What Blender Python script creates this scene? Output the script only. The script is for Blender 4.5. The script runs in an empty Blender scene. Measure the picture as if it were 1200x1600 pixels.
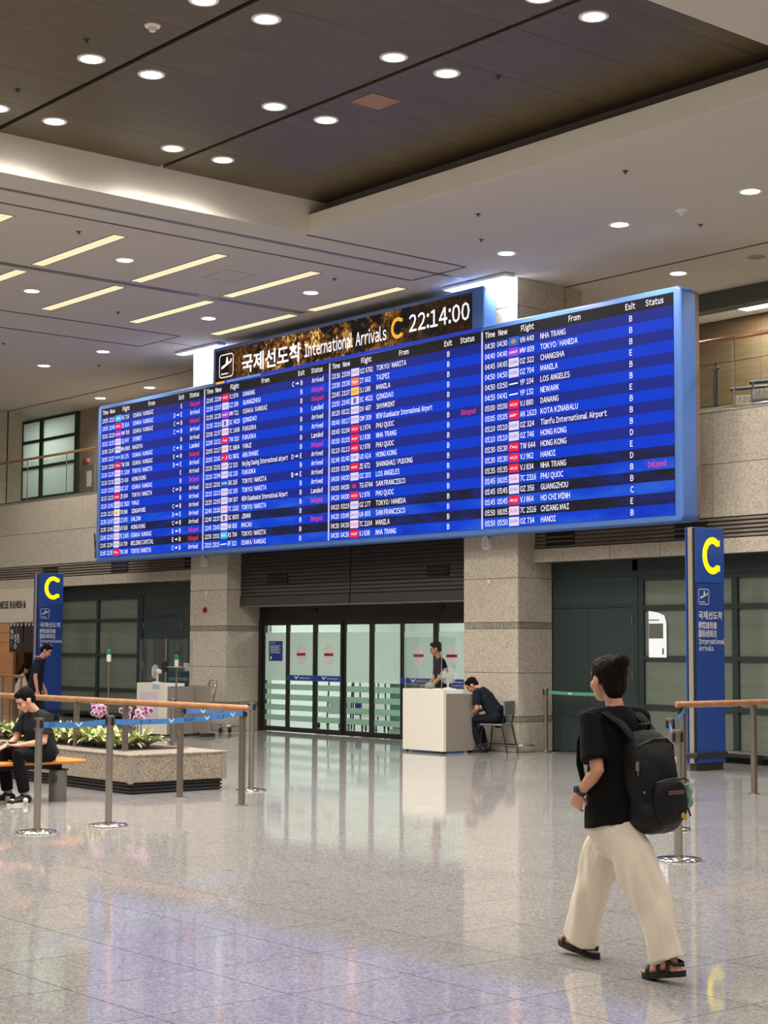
import bpy, bmesh, math, random
from mathutils import Vector, Matrix, noise
import numpy as np
random.seed(7)
S = bpy.context.scene
COL = S.collection
PI = math.pi

# ------------------------------------------------------------------ camera
FPX, CAMH = 2612.4, 1.62
_yaw, _pit, _rol = (math.radians(a) for a in (50.056, 4.607, 0.255))
_f = Vector((-math.sin(_yaw)*math.cos(_pit), math.cos(_yaw)*math.cos(_pit), math.sin(_pit)))
_r = Vector((math.cos(_yaw), math.sin(_yaw), 0)); _u = _r.cross(_f)
CR = _r*math.cos(_rol) + _u*math.sin(_rol); CU = -_r*math.sin(_rol) + _u*math.cos(_rol); CF = _f
CAM = Vector((0, 0, CAMH))
cd = bpy.data.cameras.new('camera'); co = bpy.data.objects.new('camera', cd); COL.objects.link(co)
cd.sensor_width = 36; cd.lens = FPX*36/1600; cd.clip_end = 200
co.matrix_world = Matrix(((CR.x, CU.x, -CF.x, 0), (CR.y, CU.y, -CF.y, 0), (CR.z, CU.z, -CF.z, CAMH), (0, 0, 0, 1)))
S.camera = co

# ------------------------------------------------------------------ world, exposure
w = bpy.data.worlds.new('world'); S.world = w; w.use_nodes = True
w.node_tree.nodes['Background'].inputs[0].default_value = (0.75, 0.8, 0.9, 1)
w.node_tree.nodes['Background'].inputs[1].default_value = 0.02
S.view_settings.view_transform = 'Standard'; S.view_settings.look = 'None'
S.view_settings.exposure = 0.0; S.view_settings.gamma = 1.0; S.view_settings.use_curve_mapping = False
S.cycles.use_denoising = True; S.cycles.max_bounces = 6; S.cycles.diffuse_bounces = 3; S.cycles.glossy_bounces = 3; S.cycles.use_adaptive_sampling = True; S.cycles.adaptive_threshold = 0.03
S.cycles.transparent_max_bounces = 12; S.cycles.caustics_reflective = False; S.cycles.caustics_refractive = False
S.cycles.sample_clamp_indirect = 6.0

LAMP_W = 205.0            # every ceiling downlight
LAMP_COL = (1.0, 0.945, 0.875)
COL_FLOOD_W = 90.0        # the two floodlights on the column heads
INNER_W = 145.0           # ceiling panel lights of the baggage hall behind the doors
MEZZ_W = 110.0            # panel light of the upper gallery
SHOP_W = 60.0

# ------------------------------------------------------------------ helpers
def lin(r, g, b):
    def c(v):
        v /= 255.0
        return v/12.92 if v <= 0.04045 else ((v+0.055)/1.055)**2.4
    return (c(r), c(g), c(b))

MATS = {}
def mat(name, col, rough=0.5, metal=0.0, spec=0.5, var=0.0, scale=8.0, bump=0.0, bscale=40.0, stretch=None, coat=0.0, em=None, ems=0.0, trans=0.0):
    """procedural principled material; var = noise variation of the colour, in metres of world space"""
    if name in MATS: return MATS[name]
    m = bpy.data.materials.new(name); m.use_nodes = True; MATS[name] = m
    nt = m.node_tree; b = nt.nodes['Principled BSDF']
    b.inputs['Base Color'].default_value = (*col, 1); b.inputs['Roughness'].default_value = rough
    b.inputs['Metallic'].default_value = metal; b.inputs['Specular IOR Level'].default_value = spec
    b.inputs['Coat Weight'].default_value = coat
    if trans: b.inputs['Transmission Weight'].default_value = trans
    if em: b.inputs['Emission Color'].default_value = (*em, 1); b.inputs['Emission Strength'].default_value = ems
    if var or bump:
        tc = nt.nodes.new('ShaderNodeTexCoord'); mp = nt.nodes.new('ShaderNodeMapping')
        nt.links.new(tc.outputs['Object'], mp.inputs[0])
        if stretch: mp.inputs['Scale'].default_value = stretch
    if var:
        n = nt.nodes.new('ShaderNodeTexNoise'); n.inputs['Scale'].default_value = scale; n.inputs['Detail'].default_value = 5
        nt.links.new(mp.outputs[0], n.inputs['Vector'])
        r = nt.nodes.new('ShaderNodeValToRGB'); e = r.color_ramp.elements
        e[0].position = 0.3; e[1].position = 0.7
        e[0].color = (*[c*(1-var) for c in col], 1); e[1].color = (*[min(1, c*(1+var)) for c in col], 1)
        nt.links.new(n.outputs[0], r.inputs[0]); nt.links.new(r.outputs[0], b.inputs['Base Color'])
    if bump:
        n2 = nt.nodes.new('ShaderNodeTexNoise'); n2.inputs['Scale'].default_value = bscale; n2.inputs['Detail'].default_value = 4
        nt.links.new(mp.outputs[0], n2.inputs['Vector'])
        bp = nt.nodes.new('ShaderNodeBump'); bp.inputs['Strength'].default_value = bump; bp.inputs['Distance'].default_value = 0.02
        nt.links.new(n2.outputs[0], bp.inputs['Height']); nt.links.new(bp.outputs[0], b.inputs['Normal'])
    return m

def granite(name, cols, rough, scale=55.0, patch=0.10, spec=0.5, coat=0.0):
    """speckled stone: three grain colours chosen by noise, slow patches over it, all in world metres"""
    m = bpy.data.materials.new(name); m.use_nodes = True; MATS[name] = m
    nt = m.node_tree; b = nt.nodes['Principled BSDF']; L = nt.links.new
    g = nt.nodes.new('ShaderNodeNewGeometry')
    v = nt.nodes.new('ShaderNodeTexVoronoi'); v.inputs['Scale'].default_value = scale; L(g.outputs['Position'], v.inputs['Vector'])
    sep = nt.nodes.new('ShaderNodeSeparateColor'); L(v.outputs['Color'], sep.inputs[0])
    r = nt.nodes.new('ShaderNodeValToRGB'); r.color_ramp.interpolation = 'LINEAR'
    e = r.color_ramp.elements; e[0].position = 0.0; e[0].color = (*cols[0], 1); e[1].position = 1.0; e[1].color = (*cols[2], 1)
    k = e.new(0.45); k.color = (*cols[1], 1)
    L(sep.outputs[0], r.inputs[0])
    n = nt.nodes.new('ShaderNodeTexNoise'); n.inputs['Scale'].default_value = 1.3; n.inputs['Detail'].default_value = 4; L(g.outputs['Position'], n.inputs['Vector'])
    oi = nt.nodes.new('ShaderNodeObjectInfo')
    ad = nt.nodes.new('ShaderNodeMath'); ad.operation = 'MULTIPLY_ADD'; ad.inputs[1].default_value = 0.35; L(oi.outputs['Random'], ad.inputs[0]); L(n.outputs[0], ad.inputs[2])
    mr = nt.nodes.new('ShaderNodeMapRange'); mr.inputs['From Min'].default_value = 0.35; mr.inputs['From Max'].default_value = 1.0
    mr.inputs['To Min'].default_value = 1-patch; mr.inputs['To Max'].default_value = 1+patch; L(ad.outputs[0], mr.inputs['Value'])
    hs = nt.nodes.new('ShaderNodeHueSaturation'); L(r.outputs[0], hs.inputs['Color']); L(mr.outputs[0], hs.inputs['Value'])
    L(hs.outputs[0], b.inputs['Base Color'])
    b.inputs['Roughness'].default_value = rough; b.inputs['Specular IOR Level'].default_value = spec; b.inputs['Coat Weight'].default_value = coat
    return m

def emit(name, col, s=1.0, var=None):
    if name in MATS: return MATS[name]
    m = bpy.data.materials.new(name); m.use_nodes = True; MATS[name] = m
    nt = m.node_tree; b = nt.nodes['Principled BSDF']
    b.inputs['Base Color'].default_value = (0.006, 0.006, 0.008, 1); b.inputs['Roughness'].default_value = 0.6; b.inputs['Specular IOR Level'].default_value = 0.06
    b.inputs['Emission Color'].default_value = (*col, 1); b.inputs['Emission Strength'].default_value = s
    if name not in ('row_dark', 'row_bright', 'linear_lens'): m.cycles.emission_sampling = 'NONE'   # small or backed by a lamp: found by hitting it
    return m

def thin_fresnel(nt, ior):
    """Fresnel of a thin pane: the same from both of its faces"""
    g = nt.nodes.new('ShaderNodeNewGeometry'); mr = nt.nodes.new('ShaderNodeMapRange')
    mr.inputs['To Min'].default_value = ior; mr.inputs['To Max'].default_value = 1/ior
    f = nt.nodes.new('ShaderNodeFresnel'); nt.links.new(g.outputs['Backfacing'], mr.inputs['Value']); nt.links.new(mr.outputs[0], f.inputs[0])
    return f
def glassy(name, tint=(1, 1, 1), ior=1.5, rough=0.0):
    m = bpy.data.materials.new(name); m.use_nodes = True; MATS[name] = m
    nt = m.node_tree; nt.nodes.clear(); L = nt.links.new
    o = nt.nodes.new('ShaderNodeOutputMaterial'); t = nt.nodes.new('ShaderNodeBsdfTransparent'); t.inputs[0].default_value = (*tint, 1)
    g = nt.nodes.new('ShaderNodeBsdfGlossy'); g.inputs['Roughness'].default_value = rough
    f = thin_fresnel(nt, ior)
    x = nt.nodes.new('ShaderNodeMixShader'); L(f.outputs[0], x.inputs[0]); L(t.outputs[0], x.inputs[1]); L(g.outputs[0], x.inputs[2]); L(x.outputs[0], o.inputs[0])
    return m

def film(name, col, clear=0.15):
    """frosted film on a pane: scatters the light from either side"""
    m = bpy.data.materials.new(name); m.use_nodes = True; MATS[name] = m
    nt = m.node_tree; nt.nodes.clear(); L = nt.links.new
    o = nt.nodes.new('ShaderNodeOutputMaterial')
    d = nt.nodes.new('ShaderNodeBsdfDiffuse'); d.inputs[0].default_value = (*col, 1)
    t = nt.nodes.new('ShaderNodeBsdfTranslucent'); t.inputs[0].default_value = (*col, 1)
    p = nt.nodes.new('ShaderNodeBsdfTransparent')
    x = nt.nodes.new('ShaderNodeMixShader'); x.inputs[0].default_value = 0.65; L(d.outputs[0], x.inputs[1]); L(t.outputs[0], x.inputs[2])
    y = nt.nodes.new('ShaderNodeMixShader'); y.inputs[0].default_value = clear; L(x.outputs[0], y.inputs[1]); L(p.outputs[0], y.inputs[2])
    g = nt.nodes.new('ShaderNodeBsdfGlossy'); g.inputs['Roughness'].default_value = 0.05
    f = thin_fresnel(nt, 1.45)
    z = nt.nodes.new('ShaderNodeMixShader'); L(f.outputs[0], z.inputs[0]); L(y.outputs[0], z.inputs[1]); L(g.outputs[0], z.inputs[2]); L(z.outputs[0], o.inputs[0])
    return m

class MB:
    def __init__(s): s.v = []; s.f = []
    def add(s, vs, fs):
        o = len(s.v); s.v += [tuple(p) for p in vs]; s.f += [tuple(i+o for i in f) for f in fs]; return s
    def box(s, x0, x1, y0, y1, z0, z1):
        return s.add([(x0,y0,z0),(x1,y0,z0),(x1,y1,z0),(x0,y1,z0),(x0,y0,z1),(x1,y0,z1),(x1,y1,z1),(x0,y1,z1)],
                     [(0,3,2,1),(4,5,6,7),(0,1,5,4),(1,2,6,5),(2,3,7,6),(3,0,4,7)])
    def rbox(s, x0, x1, y0, y1, z0, z1, b=0.01):
        b = min(b, (x1-x0)/2.01, (y1-y0)/2.01, (z1-z0)/2.01)
        vs = []; idx = {}
        X = (x0, x1); Y = (y0, y1); Z = (z0, z1); sg = (1, -1)
        for i in (0,1):
            for j in (0,1):
                for k in (0,1):
                    for a in range(3):
                        p = [X[i]+sg[i]*b, Y[j]+sg[j]*b, Z[k]+sg[k]*b]; p[a] = (X[i], Y[j], Z[k])[a]
                        idx[i,j,k,a] = len(vs); vs.append(p)
        fs = []
        for a in range(3):
            o = [q for q in range(3) if q != a]
            for e in (0,1):
                q = []
                for (c, d) in ((0,0),(1,0),(1,1),(0,1)):
                    t = [0,0,0]; t[a] = e; t[o[0]] = c; t[o[1]] = d; q.append(idx[t[0],t[1],t[2],a])
                fs.append(q)
            for c in (0,1):
                for d in (0,1):
                    t0 = [0,0,0]; t0[o[0]] = c; t0[o[1]] = d; t1 = list(t0); t1[a] = 1
                    fs.append([idx[(*t0, o[0])], idx[(*t0, o[1])], idx[(*t1, o[1])], idx[(*t1, o[0])]])
        for i in (0,1):
            for j in (0,1):
                for k in (0,1): fs.append([idx[i,j,k,0], idx[i,j,k,1], idx[i,j,k,2]])
        return s.add(vs, fs)
    def loft(s, rings, caps=True):
        """rings: list of equal-length point loops"""
        n = len(rings[0]); vs = [p for r in rings for p in r]; fs = []
        for k in range(len(rings)-1):
            for i in range(n):
                j = (i+1) % n; fs.append((k*n+i, k*n+j, (k+1)*n+j, (k+1)*n+i))
        if caps: fs.append(tuple(range(n))[::-1]); fs.append(tuple((len(rings)-1)*n+i for i in range(n)))
        return s.add(vs, fs)
    def cyl(s, p0, p1, r, n=12, r2=None):
        p0 = Vector(p0); p1 = Vector(p1); r2 = r if r2 is None else r2
        t = (p1-p0).normalized(); a = t.orthogonal().normalized(); b = t.cross(a)
        c = [(math.cos(2*PI*i/n), math.sin(2*PI*i/n)) for i in range(n)]
        return s.loft([[p0+(a*x+b*y)*r for x, y in c], [p1+(a*x+b*y)*r2 for x, y in c]])
    def tube(s, pts, r, n=8, closed_ends=True):
        pts = [Vector(p) for p in pts]; rings = []
        rr = r if isinstance(r, (list, tuple)) else [r]*len(pts)
        a = None
        for i, p in enumerate(pts):
            t = (pts[min(i+1, len(pts)-1)] - pts[max(i-1, 0)]).normalized()
            a = t.orthogonal() if a is None else a - t*a.dot(t)
            a.normalize(); b = t.cross(a)
            rings.append([p+(a*math.cos(2*PI*k/n)+b*math.sin(2*PI*k/n))*rr[i] for k in range(n)])
        return s.loft(rings, closed_ends)
    def lathe(s, prof, c=(0,0,0), n=20, axis='z'):
        rings = []
        for r, z in prof:
            r = max(r, 1e-4); ring = []
            for i in range(n):
                x, y = r*math.cos(2*PI*i/n), r*math.sin(2*PI*i/n)
                q = (x, y, z) if axis == 'z' else ((x, z, y) if axis == 'y' else (z, x, y))
                ring.append((c[0]+q[0], c[1]+q[1], c[2]+q[2]))
            rings.append(ring)
        return s.loft(rings)
    def prism(s, poly, d0, d1, O=(0,0,0), ax=(1,0,0), ay=(0,0,1), an=(0,-1,0)):
        """polygon in the (ax, ay) plane, thickened from d0 to d1 along an"""
        O = Vector(O); ax = Vector(ax); ay = Vector(ay); an = Vector(an)
        return s.loft([[O+ax*x+ay*y+an*d for x, y in poly] for d in (d0, d1)])
    def ell(s, c, r, n=12, m=8, M=None):
        rings = []
        for k in range(1, m):
            t = PI*k/m; ring = []
            for i in range(n):
                p = Vector((r[0]*math.sin(t)*math.cos(2*PI*i/n), r[1]*math.sin(t)*math.sin(2*PI*i/n), -r[2]*math.cos(t)))
                if M: p = M @ p
                ring.append(Vector(c)+p)
            rings.append(ring)
        top = Vector((0,0,r[2])); bot = -top
        if M: top = M @ top; bot = M @ bot
        o = len(s.v); s.loft(rings, False); a = len(s.v); s.v += [tuple(Vector(c)+bot), tuple(Vector(c)+top)]
        for i in range(n):
            j = (i+1) % n; s.f.append((a, o+j, o+i)); s.f.append((a+1, o+(m-2)*n+i, o+(m-2)*n+j))
        return s
    def flat(s, vf, O, ax, ay):
        O = Vector(O); ax = Vector(ax); ay = Vector(ay)
        return s.add([O+ax*x+ay*y for x, y in vf[0]], vf[1])
    def mesh(s, name, m=None, smooth=False):
        me = bpy.data.meshes.new(name); me.from_pydata(s.v, [], s.f); me.update()
        bm = bmesh.new(); bm.from_mesh(me); bmesh.ops.recalc_face_normals(bm, faces=bm.faces); bm.to_mesh(me); bm.free()
        if m: me.materials.append(m if not isinstance(m, str) else MATS[m])
        if smooth:
            me.polygons.foreach_set('use_smooth', [True]*len(me.polygons))
            try: me.set_sharp_from_angle(angle=math.radians(40))
            except Exception: pass
        return me

def link(name, me, parent=None, loc=(0,0,0)):
    o = bpy.data.objects.new(name, me); COL.objects.link(o); o.location = loc
    if parent: o.parent = parent
    return o
def obj(name, mb, m, parent=None, smooth=False, loc=(0,0,0)):
    return link(name, mb.mesh(name, m, smooth), parent, loc)
def tag(o, label=None, cat=None, group=None, kind=None):
    if label: o['label'] = label
    if cat: o['category'] = cat
    if group: o['group'] = group
    if kind: o['kind'] = kind
    return o
def thing(name, label, cat, loc=(0,0,0), rz=0, group=None):
    o = bpy.data.objects.new(name, None); COL.objects.link(o); o.empty_display_size = 0.1
    o.location = loc; o.rotation_euler = (0, 0, rz)
    return tag(o, label, cat, group)
def struct(name, mb=None, m=None):
    if mb is None:
        o = bpy.data.objects.new(name, None); COL.objects.link(o)
    else: o = obj(name, mb, m)
    return tag(o, kind='structure')
def dup(root, loc, rz=None, label=None):
    r = root.copy(); COL.objects.link(r); r.location = loc
    if rz is not None: r.rotation_euler = (0, 0, rz)
    if label: r['label'] = label
    for ch in list(root.children):
        c = ch.copy(); COL.objects.link(c); c.parent = r
        if c.type == 'LIGHT': c.data = ch.data
        for g in list(ch.children):
            d = g.copy(); COL.objects.link(d); d.parent = c
    return r

# flat lettering -----------------------------------------------------------
_tc = {}
def _glyphs(s, bold):
    """(verts, faces) of a string from Blender's own font, left edge at 0"""
    cu = bpy.data.curves.new('t', 'FONT'); cu.body = s; cu.size = 1.0; cu.resolution_u = 2; cu.offset = bold; cu.fill_mode = 'FRONT'
    ob = bpy.data.objects.new('t', cu); COL.objects.link(ob)
    me = bpy.data.meshes.new_from_object(ob)
    vs = np.array([tuple(v.co)[:2] for v in me.vertices]) if len(me.vertices) else np.zeros((0, 2))
    fs = [tuple(p.vertices) for p in me.polygons]
    bpy.data.objects.remove(ob); bpy.data.curves.remove(cu); bpy.data.meshes.remove(me)
    if len(vs): vs[:, 0] -= vs[:, 0].min()
    return vs, fs
def text2d(s, bold=0.0):
    """(verts, faces) of a string with cap height about 0.73, baseline 0, left 0; Latin set letter by letter in the plain grotesque of the full-width range"""
    if (s, bold) in _tc: return _tc[s, bold]
    if len(s) > 1 and all(32 <= ord(c) < 127 for c in s):
        x = 0.0; V_, F_, n = [], [], 0
        for c in s:
            if c == ' ': x += 0.30; continue
            vs, fs = text2d(c, bold)
            V_.append(vs+np.array([x, 0])); F_ += [tuple(i+n for i in f) for f in fs]; n += len(vs); x += vs[:, 0].max()+(0.085 if c not in '/:' else 0.07)
        _tc[s, bold] = (np.concatenate(V_), F_); return _tc[s, bold]
    if len(s) == 1 and 32 < ord(s) < 127:
        vs, fs = _glyphs(chr(ord(s)+0xFEE0), bold)
        ref = _tc.setdefault(('cap', bold), _glyphs('\uff28', bold))[0] if ('cap', bold) not in _tc else _tc['cap', bold][0]; k = 0.73/(ref[:, 1].max()-ref[:, 1].min())
        vs = (vs-np.array([0, ref[:, 1].min()]))*np.array([k*(0.5 if s == '/' else 1), k]); _tc[s, bold] = (vs, fs); return vs, fs
    _tc[s, bold] = _glyphs(s, bold); return _tc[s, bold]
def put_text(mb, s, O, ax, ay, h, w=None, bold=0.0, align='l', xs=1.0):
    """h = cap height in metres; w = full width or None (xs = width factor)"""
    vs, fs = text2d(s, bold)
    if not len(vs): return
    k = h/0.73; sx = k*xs
    W = vs[:, 0].max()
    if w: sx = w/W
    off = {'l': 0, 'c': -W*sx/2, 'r': -W*sx}[align]
    mb.flat((np.column_stack([vs[:, 0]*sx+off, vs[:, 1]*k]), fs), O, ax, ay)
PLANE_POLY = [(0.06,0.42),(0.14,0.34),(0.52,0.52),(0.44,0.95),(0.52,0.97),(0.70,0.60),(0.86,0.68),(0.93,0.86),(0.98,0.86),(0.97,0.62),(0.90,0.50),(0.16,0.26),(0.02,0.30)]
def arrivals_icon(mb, O, ax, ay, w, h, t=0.04):
    """rounded frame, landing plane and runway bar inside a w x h field"""
    O = Vector(O); ax = Vector(ax); ay = Vector(ay)
    def rr(x0, y0, x1, y1, r, n=5):
        out = []
        for cx, cy, a0 in ((x1-r, y1-r, 0), (x0+r, y1-r, 90), (x0+r, y0+r, 180), (x1-r, y0+r, 270)):
            for i in range(n+1):
                a = math.radians(a0+90*i/n); out.append((cx+r*math.cos(a), cy+r*math.sin(a)))
        return out
    r = 0.16*w; tt = t*w
    a = rr(0, 0, w, h, r); b = rr(tt, tt, w-tt, h-tt, r-tt)
    n = len(a); mb.flat((a+b, [(i, (i+1) % n, n+(i+1) % n, n+i) for i in range(n)]), O, ax, ay)
    pw, ph = w*0.78, h*0.62
    fus = [(0.04,0.30),(0.12,0.22),(0.95,0.62),(1.0,0.86),(0.92,0.86),(0.84,0.70),(0.10,0.42)]
    wing = [(0.42,0.46),(0.52,1.0),(0.62,1.0),(0.68,0.60)]
    for P in (fus, wing):
        mb.flat(([(w*0.11+x*pw, h*0.24+y*ph) for x, y in P], [tuple(range(len(P)))]), O, ax, ay)
    mb.flat(([(w*.14, h*.14), (w*.62, h*.14), (w*.62, h*.19), (w*.14, h*.19)], [(0, 1, 2, 3)]), O, ax, ay)
def arc_c(mb, O, ax, ay, w, h, t, gap=38, n=22):
    """the letter C as a band of width t inside w x h"""
    pts_o, pts_i = [], []
    rx, ry = w*0.58, h/2
    for i in range(n+1):
        a = math.radians(gap+(360-2*gap)*i/n)
        pts_o.append((rx+rx*math.cos(a), ry+ry*math.sin(a))); pts_i.append((rx+(rx-t)*math.cos(a), ry+(ry-t)*math.sin(a)))
    # square terminals
    pts_o[0] = (w, h-t*0.35); pts_i[0] = (w, h-t*1.35); pts_o[-1] = (w, t*0.35); pts_i[-1] = (w, t*1.35)
    N = n+1; mb.flat((pts_o+pts_i, [(i, i+1, N+i+1, N+i) for i in range(n)]), O, ax, ay)
X3, Y3, Z3 = (1,0,0), (0,1,0), (0,0,1)
ORD = ['first','second','third','fourth','fifth','sixth','seventh','eighth','ninth','tenth']

def project(p):
    d = Vector(p)-CAM; q = d.dot(CF)
    return (600+FPX*d.dot(CR)/q, 800-FPX*d.dot(CU)/q, q)

# ------------------------------------------------------------------ materials
granite('floor_granite', (lin(139,136,134), lin(164,160,158), lin(186,182,180)), 0.06, 85, 0.05, 0.62)
granite('wall_granite', (lin(162,152,136), lin(187,176,159), lin(203,193,177)), 0.55, 60, 0.07, 0.3)
granite('band_granite', (lin(118,113,103), lin(142,136,125), lin(158,151,139)), 0.5, 40, 0.05, 0.3)
mat('grout', lin(96,88,80), 0.8)
mat('stone_joint', lin(78,70,62), 0.8)
mat('ceiling_white', lin(190,182,172), 0.8, var=0.02, scale=2)
mat('fascia_white', lin(248,242,228), 0.7, var=0.02, scale=2)
mat('slot_dark', lin(52,50,50), 0.6)
mat('slot_metal', lin(112,108,102), 0.4, 0.2)
mat('wood_ceiling', lin(86,73,50), 0.42, var=0.22, scale=3.0, stretch=(5.0, 0.35, 1))
mat('wood_groove', lin(38,34,32), 0.5)
mat('wood_rail', lin(160,113,76), 0.35, var=0.18, scale=6, stretch=(1, 1, 1))
mat('wood_wall', lin(116,92,62), 0.4, var=0.18, scale=2.5, stretch=(0.6, 1, 6))
mat('steel', lin(190,184,176), 0.28, 1.0, var=0.06, scale=3)
mat('chrome', lin(215,213,210), 0.1, 1.0)
mat('alu', lin(196,190,180), 0.4, 0.8)
mat('dark_alu', lin(64,62,62), 0.45, 0.5)
mat('post_steel', lin(150,140,130), 0.36, 0.9)
mat('louver', lin(132,122,110), 0.5, 0.3)
mat('black', lin(18,18,19), 0.5)
mat('vent_black', lin(7,7,8), 0.8)
mat('shutter', lin(72,68,64), 0.5, 0.3)
mat('door_green', lin(52,64,64), 0.4, 0.2, var=0.04, scale=2)
mat('frame_green', lin(50,62,60), 0.4, 0.3)
mat('blind_glass', lin(108,116,104), 0.12, var=0.10, scale=1.0, stretch=(0.4, 1, 9))
mat('door_frame', lin(46,44,43), 0.4, 0.4)
mat('white_paint', lin(238,234,226), 0.5)
mat('off_white', lin(226,220,206), 0.5, var=0.02, scale=2)
mat('grey_panel', lin(142,134,124), 0.55)
mat('frame_blue', lin(88,128,200), 0.35, var=0.03, scale=1)
mat('frame_back', lin(132,110,98), 0.5)
mat('sign_blue', lin(44,76,156), 0.35, var=0.02, scale=2)
mat('sign_blue_top', lin(48,88,176), 0.35)
mat('print_white', lin(240,240,240), 0.5)
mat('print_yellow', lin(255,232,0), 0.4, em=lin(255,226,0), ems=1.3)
mat('print_red', lin(150,26,34), 0.5)
mat('print_blue', lin(32,60,150), 0.4)
mat('print_dark', lin(26,24,24), 0.5)
mat('belt_blue', lin(66,132,200), 0.55)
mat('belt_green', lin(86,150,116), 0.55)
mat('rubber', lin(24,24,25), 0.7)
glassy('clear_glass', (0.93, 0.97, 0.95))
glassy('acrylic', (0.95, 0.97, 0.97))
film('frost_film', lin(224,230,225), 0.18)
film('frost_band', lin(188,208,196), 0.12)
emit('lamp_lens', (1.0, 0.95, 0.86), 22.0)
emit('linear_lens', lin(255,236,190), 1.05)
mat('blind_lit', lin(198,212,196), 0.12, var=0.05, scale=1.0)
mat('gallery_wall', lin(160,147,130), 0.6, var=0.03)

# ================================================================== THE SETTING
ZC, ZW = 7.45, 7.95       # white ceiling, wood ceiling
WALL = 18.65              # face of the granite wall
# ---- floor: slab with one stone tile after another
TP = 0.752
floor = struct('floor', MB().box(-46, 8, -10, 27, -0.2, -0.006), 'grout')
g = 0.003
tile_me = MB().box(g-TP/2, TP/2-g, g-TP/2, TP/2-g, -0.006, 0.0).mesh('floor_tile', 'floor_granite')
cells = []
field = MB()
for i in range(-52, 20):
    for j in range(-18, 20):
        x = -7.14+TP*(i+0.5); y = 4.03+TP*(j+0.5)
        if not (-46 < x-TP/2 and x+TP/2 < 8 and -10 < y-TP/2 and y+TP/2 < 19.1): continue
        px, py, d = project((x, y, 0))
        if d > 3 and -60 < px < 1260 and py < 1660 and d < 40: cells.append((d, x, y))
        else: field.add([(x+a*(TP/2-g), y+b*(TP/2-g), 0) for a, b in ((-1,-1),(1,-1),(1,1),(-1,1))], [(0,1,2,3)])
cells.sort()
for k, (d, x, y) in enumerate(cells):
    if k < 300: link('floor_tile', tile_me, floor, (x, y, 0))
    else: field.add([(x+a*(TP/2-g), y+b*(TP/2-g), 0) for a, b in ((-1,-1),(1,-1),(1,1),(-1,1))], [(0,1,2,3)])
field.box(-46, 8, 18.9, 27, -0.006, -0.001)
tag(obj('floor_tile_field', field, 'floor_granite', floor), kind='stuff')

# ---- ceiling
cb = MB()
cb.box(-46, -18.6, -10, 19.40, ZC, ZC+0.12).box(-18.6, -9.73, 14.15, 19.40, ZC, ZC+0.12).box(-9.73, 8, -10, 19.40, ZC, ZC+0.12)
cb.box(-18.6, -9.73, -10, 2.05, ZC, ZC+0.12).box(-46, 8, 19.46, 21.5, ZC, ZC+0.12)
ceiling = struct('ceiling', cb, 'ceiling_white')
obj('gallery_ceiling', MB().box(-46, 8, 21.8, 24, ZC, ZC+0.12), 'white_paint', ceiling)  # painted whiter than the main ceiling, standing in for its brighter light
obj('recess_fascia', MB().box(-18.72, -18.595, 2.0, 14.5, ZC+0.001, ZW+0.1).box(-18.6, -9.73, 14.145, 14.22, ZC+0.001, 7.73)
    .box(-9.735, -9.6, 2.0, 14.5, ZC+0.001, ZW+0.1).box(-18.6, -9.73, 1.95, 2.05, ZC+0.12, ZW+0.1), 'fascia_white', ceiling)
obj('shadow_gap', MB().box(-18.6, -9.73, 14.45, 14.55, ZC+0.12, ZW+0.1), mat('gap_grey', lin(150,141,130), 0.7), ceiling)
obj('groove_bed', MB().box(-18.7, -9.6, 2.0, 14.5, ZW+0.05, ZW+0.12), 'wood_groove', ceiling)
bands = [(2.05, 4.45), (4.45, 6.86), (6.86, 9.27), (9.27, 11.68), (11.68, 14.45)]
for (a, b) in bands:
    for k in range(8):
        x0 = -18.6+k*1.10875
        obj('wood_panel', MB().rbox(x0+0.002, x0+1.10875-0.002, a+0.035, b-(0.035 if b < 14 else 0), ZW, ZW+0.04, 0.003), 'wood_ceiling', ceiling)
# flat strips coloured dark for the shade inside the ceiling slots, and tracks
for n, (x0, x1, y0, y1, m) in enumerate([
        (-18.66,-18.61, 14.15,17.2,'slot_dark'), (-19.32,-19.22, -2,18.2,'slot_metal'), (-19.93,-19.88, -2,17.2,'slot_dark'),
        (-19.9,-18.62, 17.2,17.24,'slot_dark'), (-23.2,-23.02, -2,17.5,'slot_metal'), (-26.44,-26.38, -2,17.05,'slot_dark'),
        (-27.88,-27.82, -2,17.05,'slot_dark'), (-27.86,-26.4, 17.05,17.09,'slot_dark'), (-27.14,-27.1, 17.1,18.28,'slot_dark'),
        (-46,8, 19.40,19.46,'slot_dark')]):
    o = struct('trim_%d' % (n+1), MB().box(x0, x1, y0, y1, ZC-0.003, ZC+0.1), m)
obj('access_hatch', MB().box(-14.86,-14.45,11.9,12.33,ZW-0.006,ZW+0.01), mat('hatch_brown', lin(150,112,84), 0.5), ceiling)
ah = MB(); ah.box(-21.9,-21.2,14.55,14.57,ZC-0.002,ZC+.01).box(-21.9,-21.2,15.1,15.12,ZC-0.002,ZC+.01).box(-21.9,-21.88,14.55,15.12,ZC-0.002,ZC+.01).box(-21.22,-21.2,14.55,15.12,ZC-0.002,ZC+.01)
obj('access_panel_seam', ah, mat('seam_grey', lin(150,144,138), 0.7), ceiling)

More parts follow.
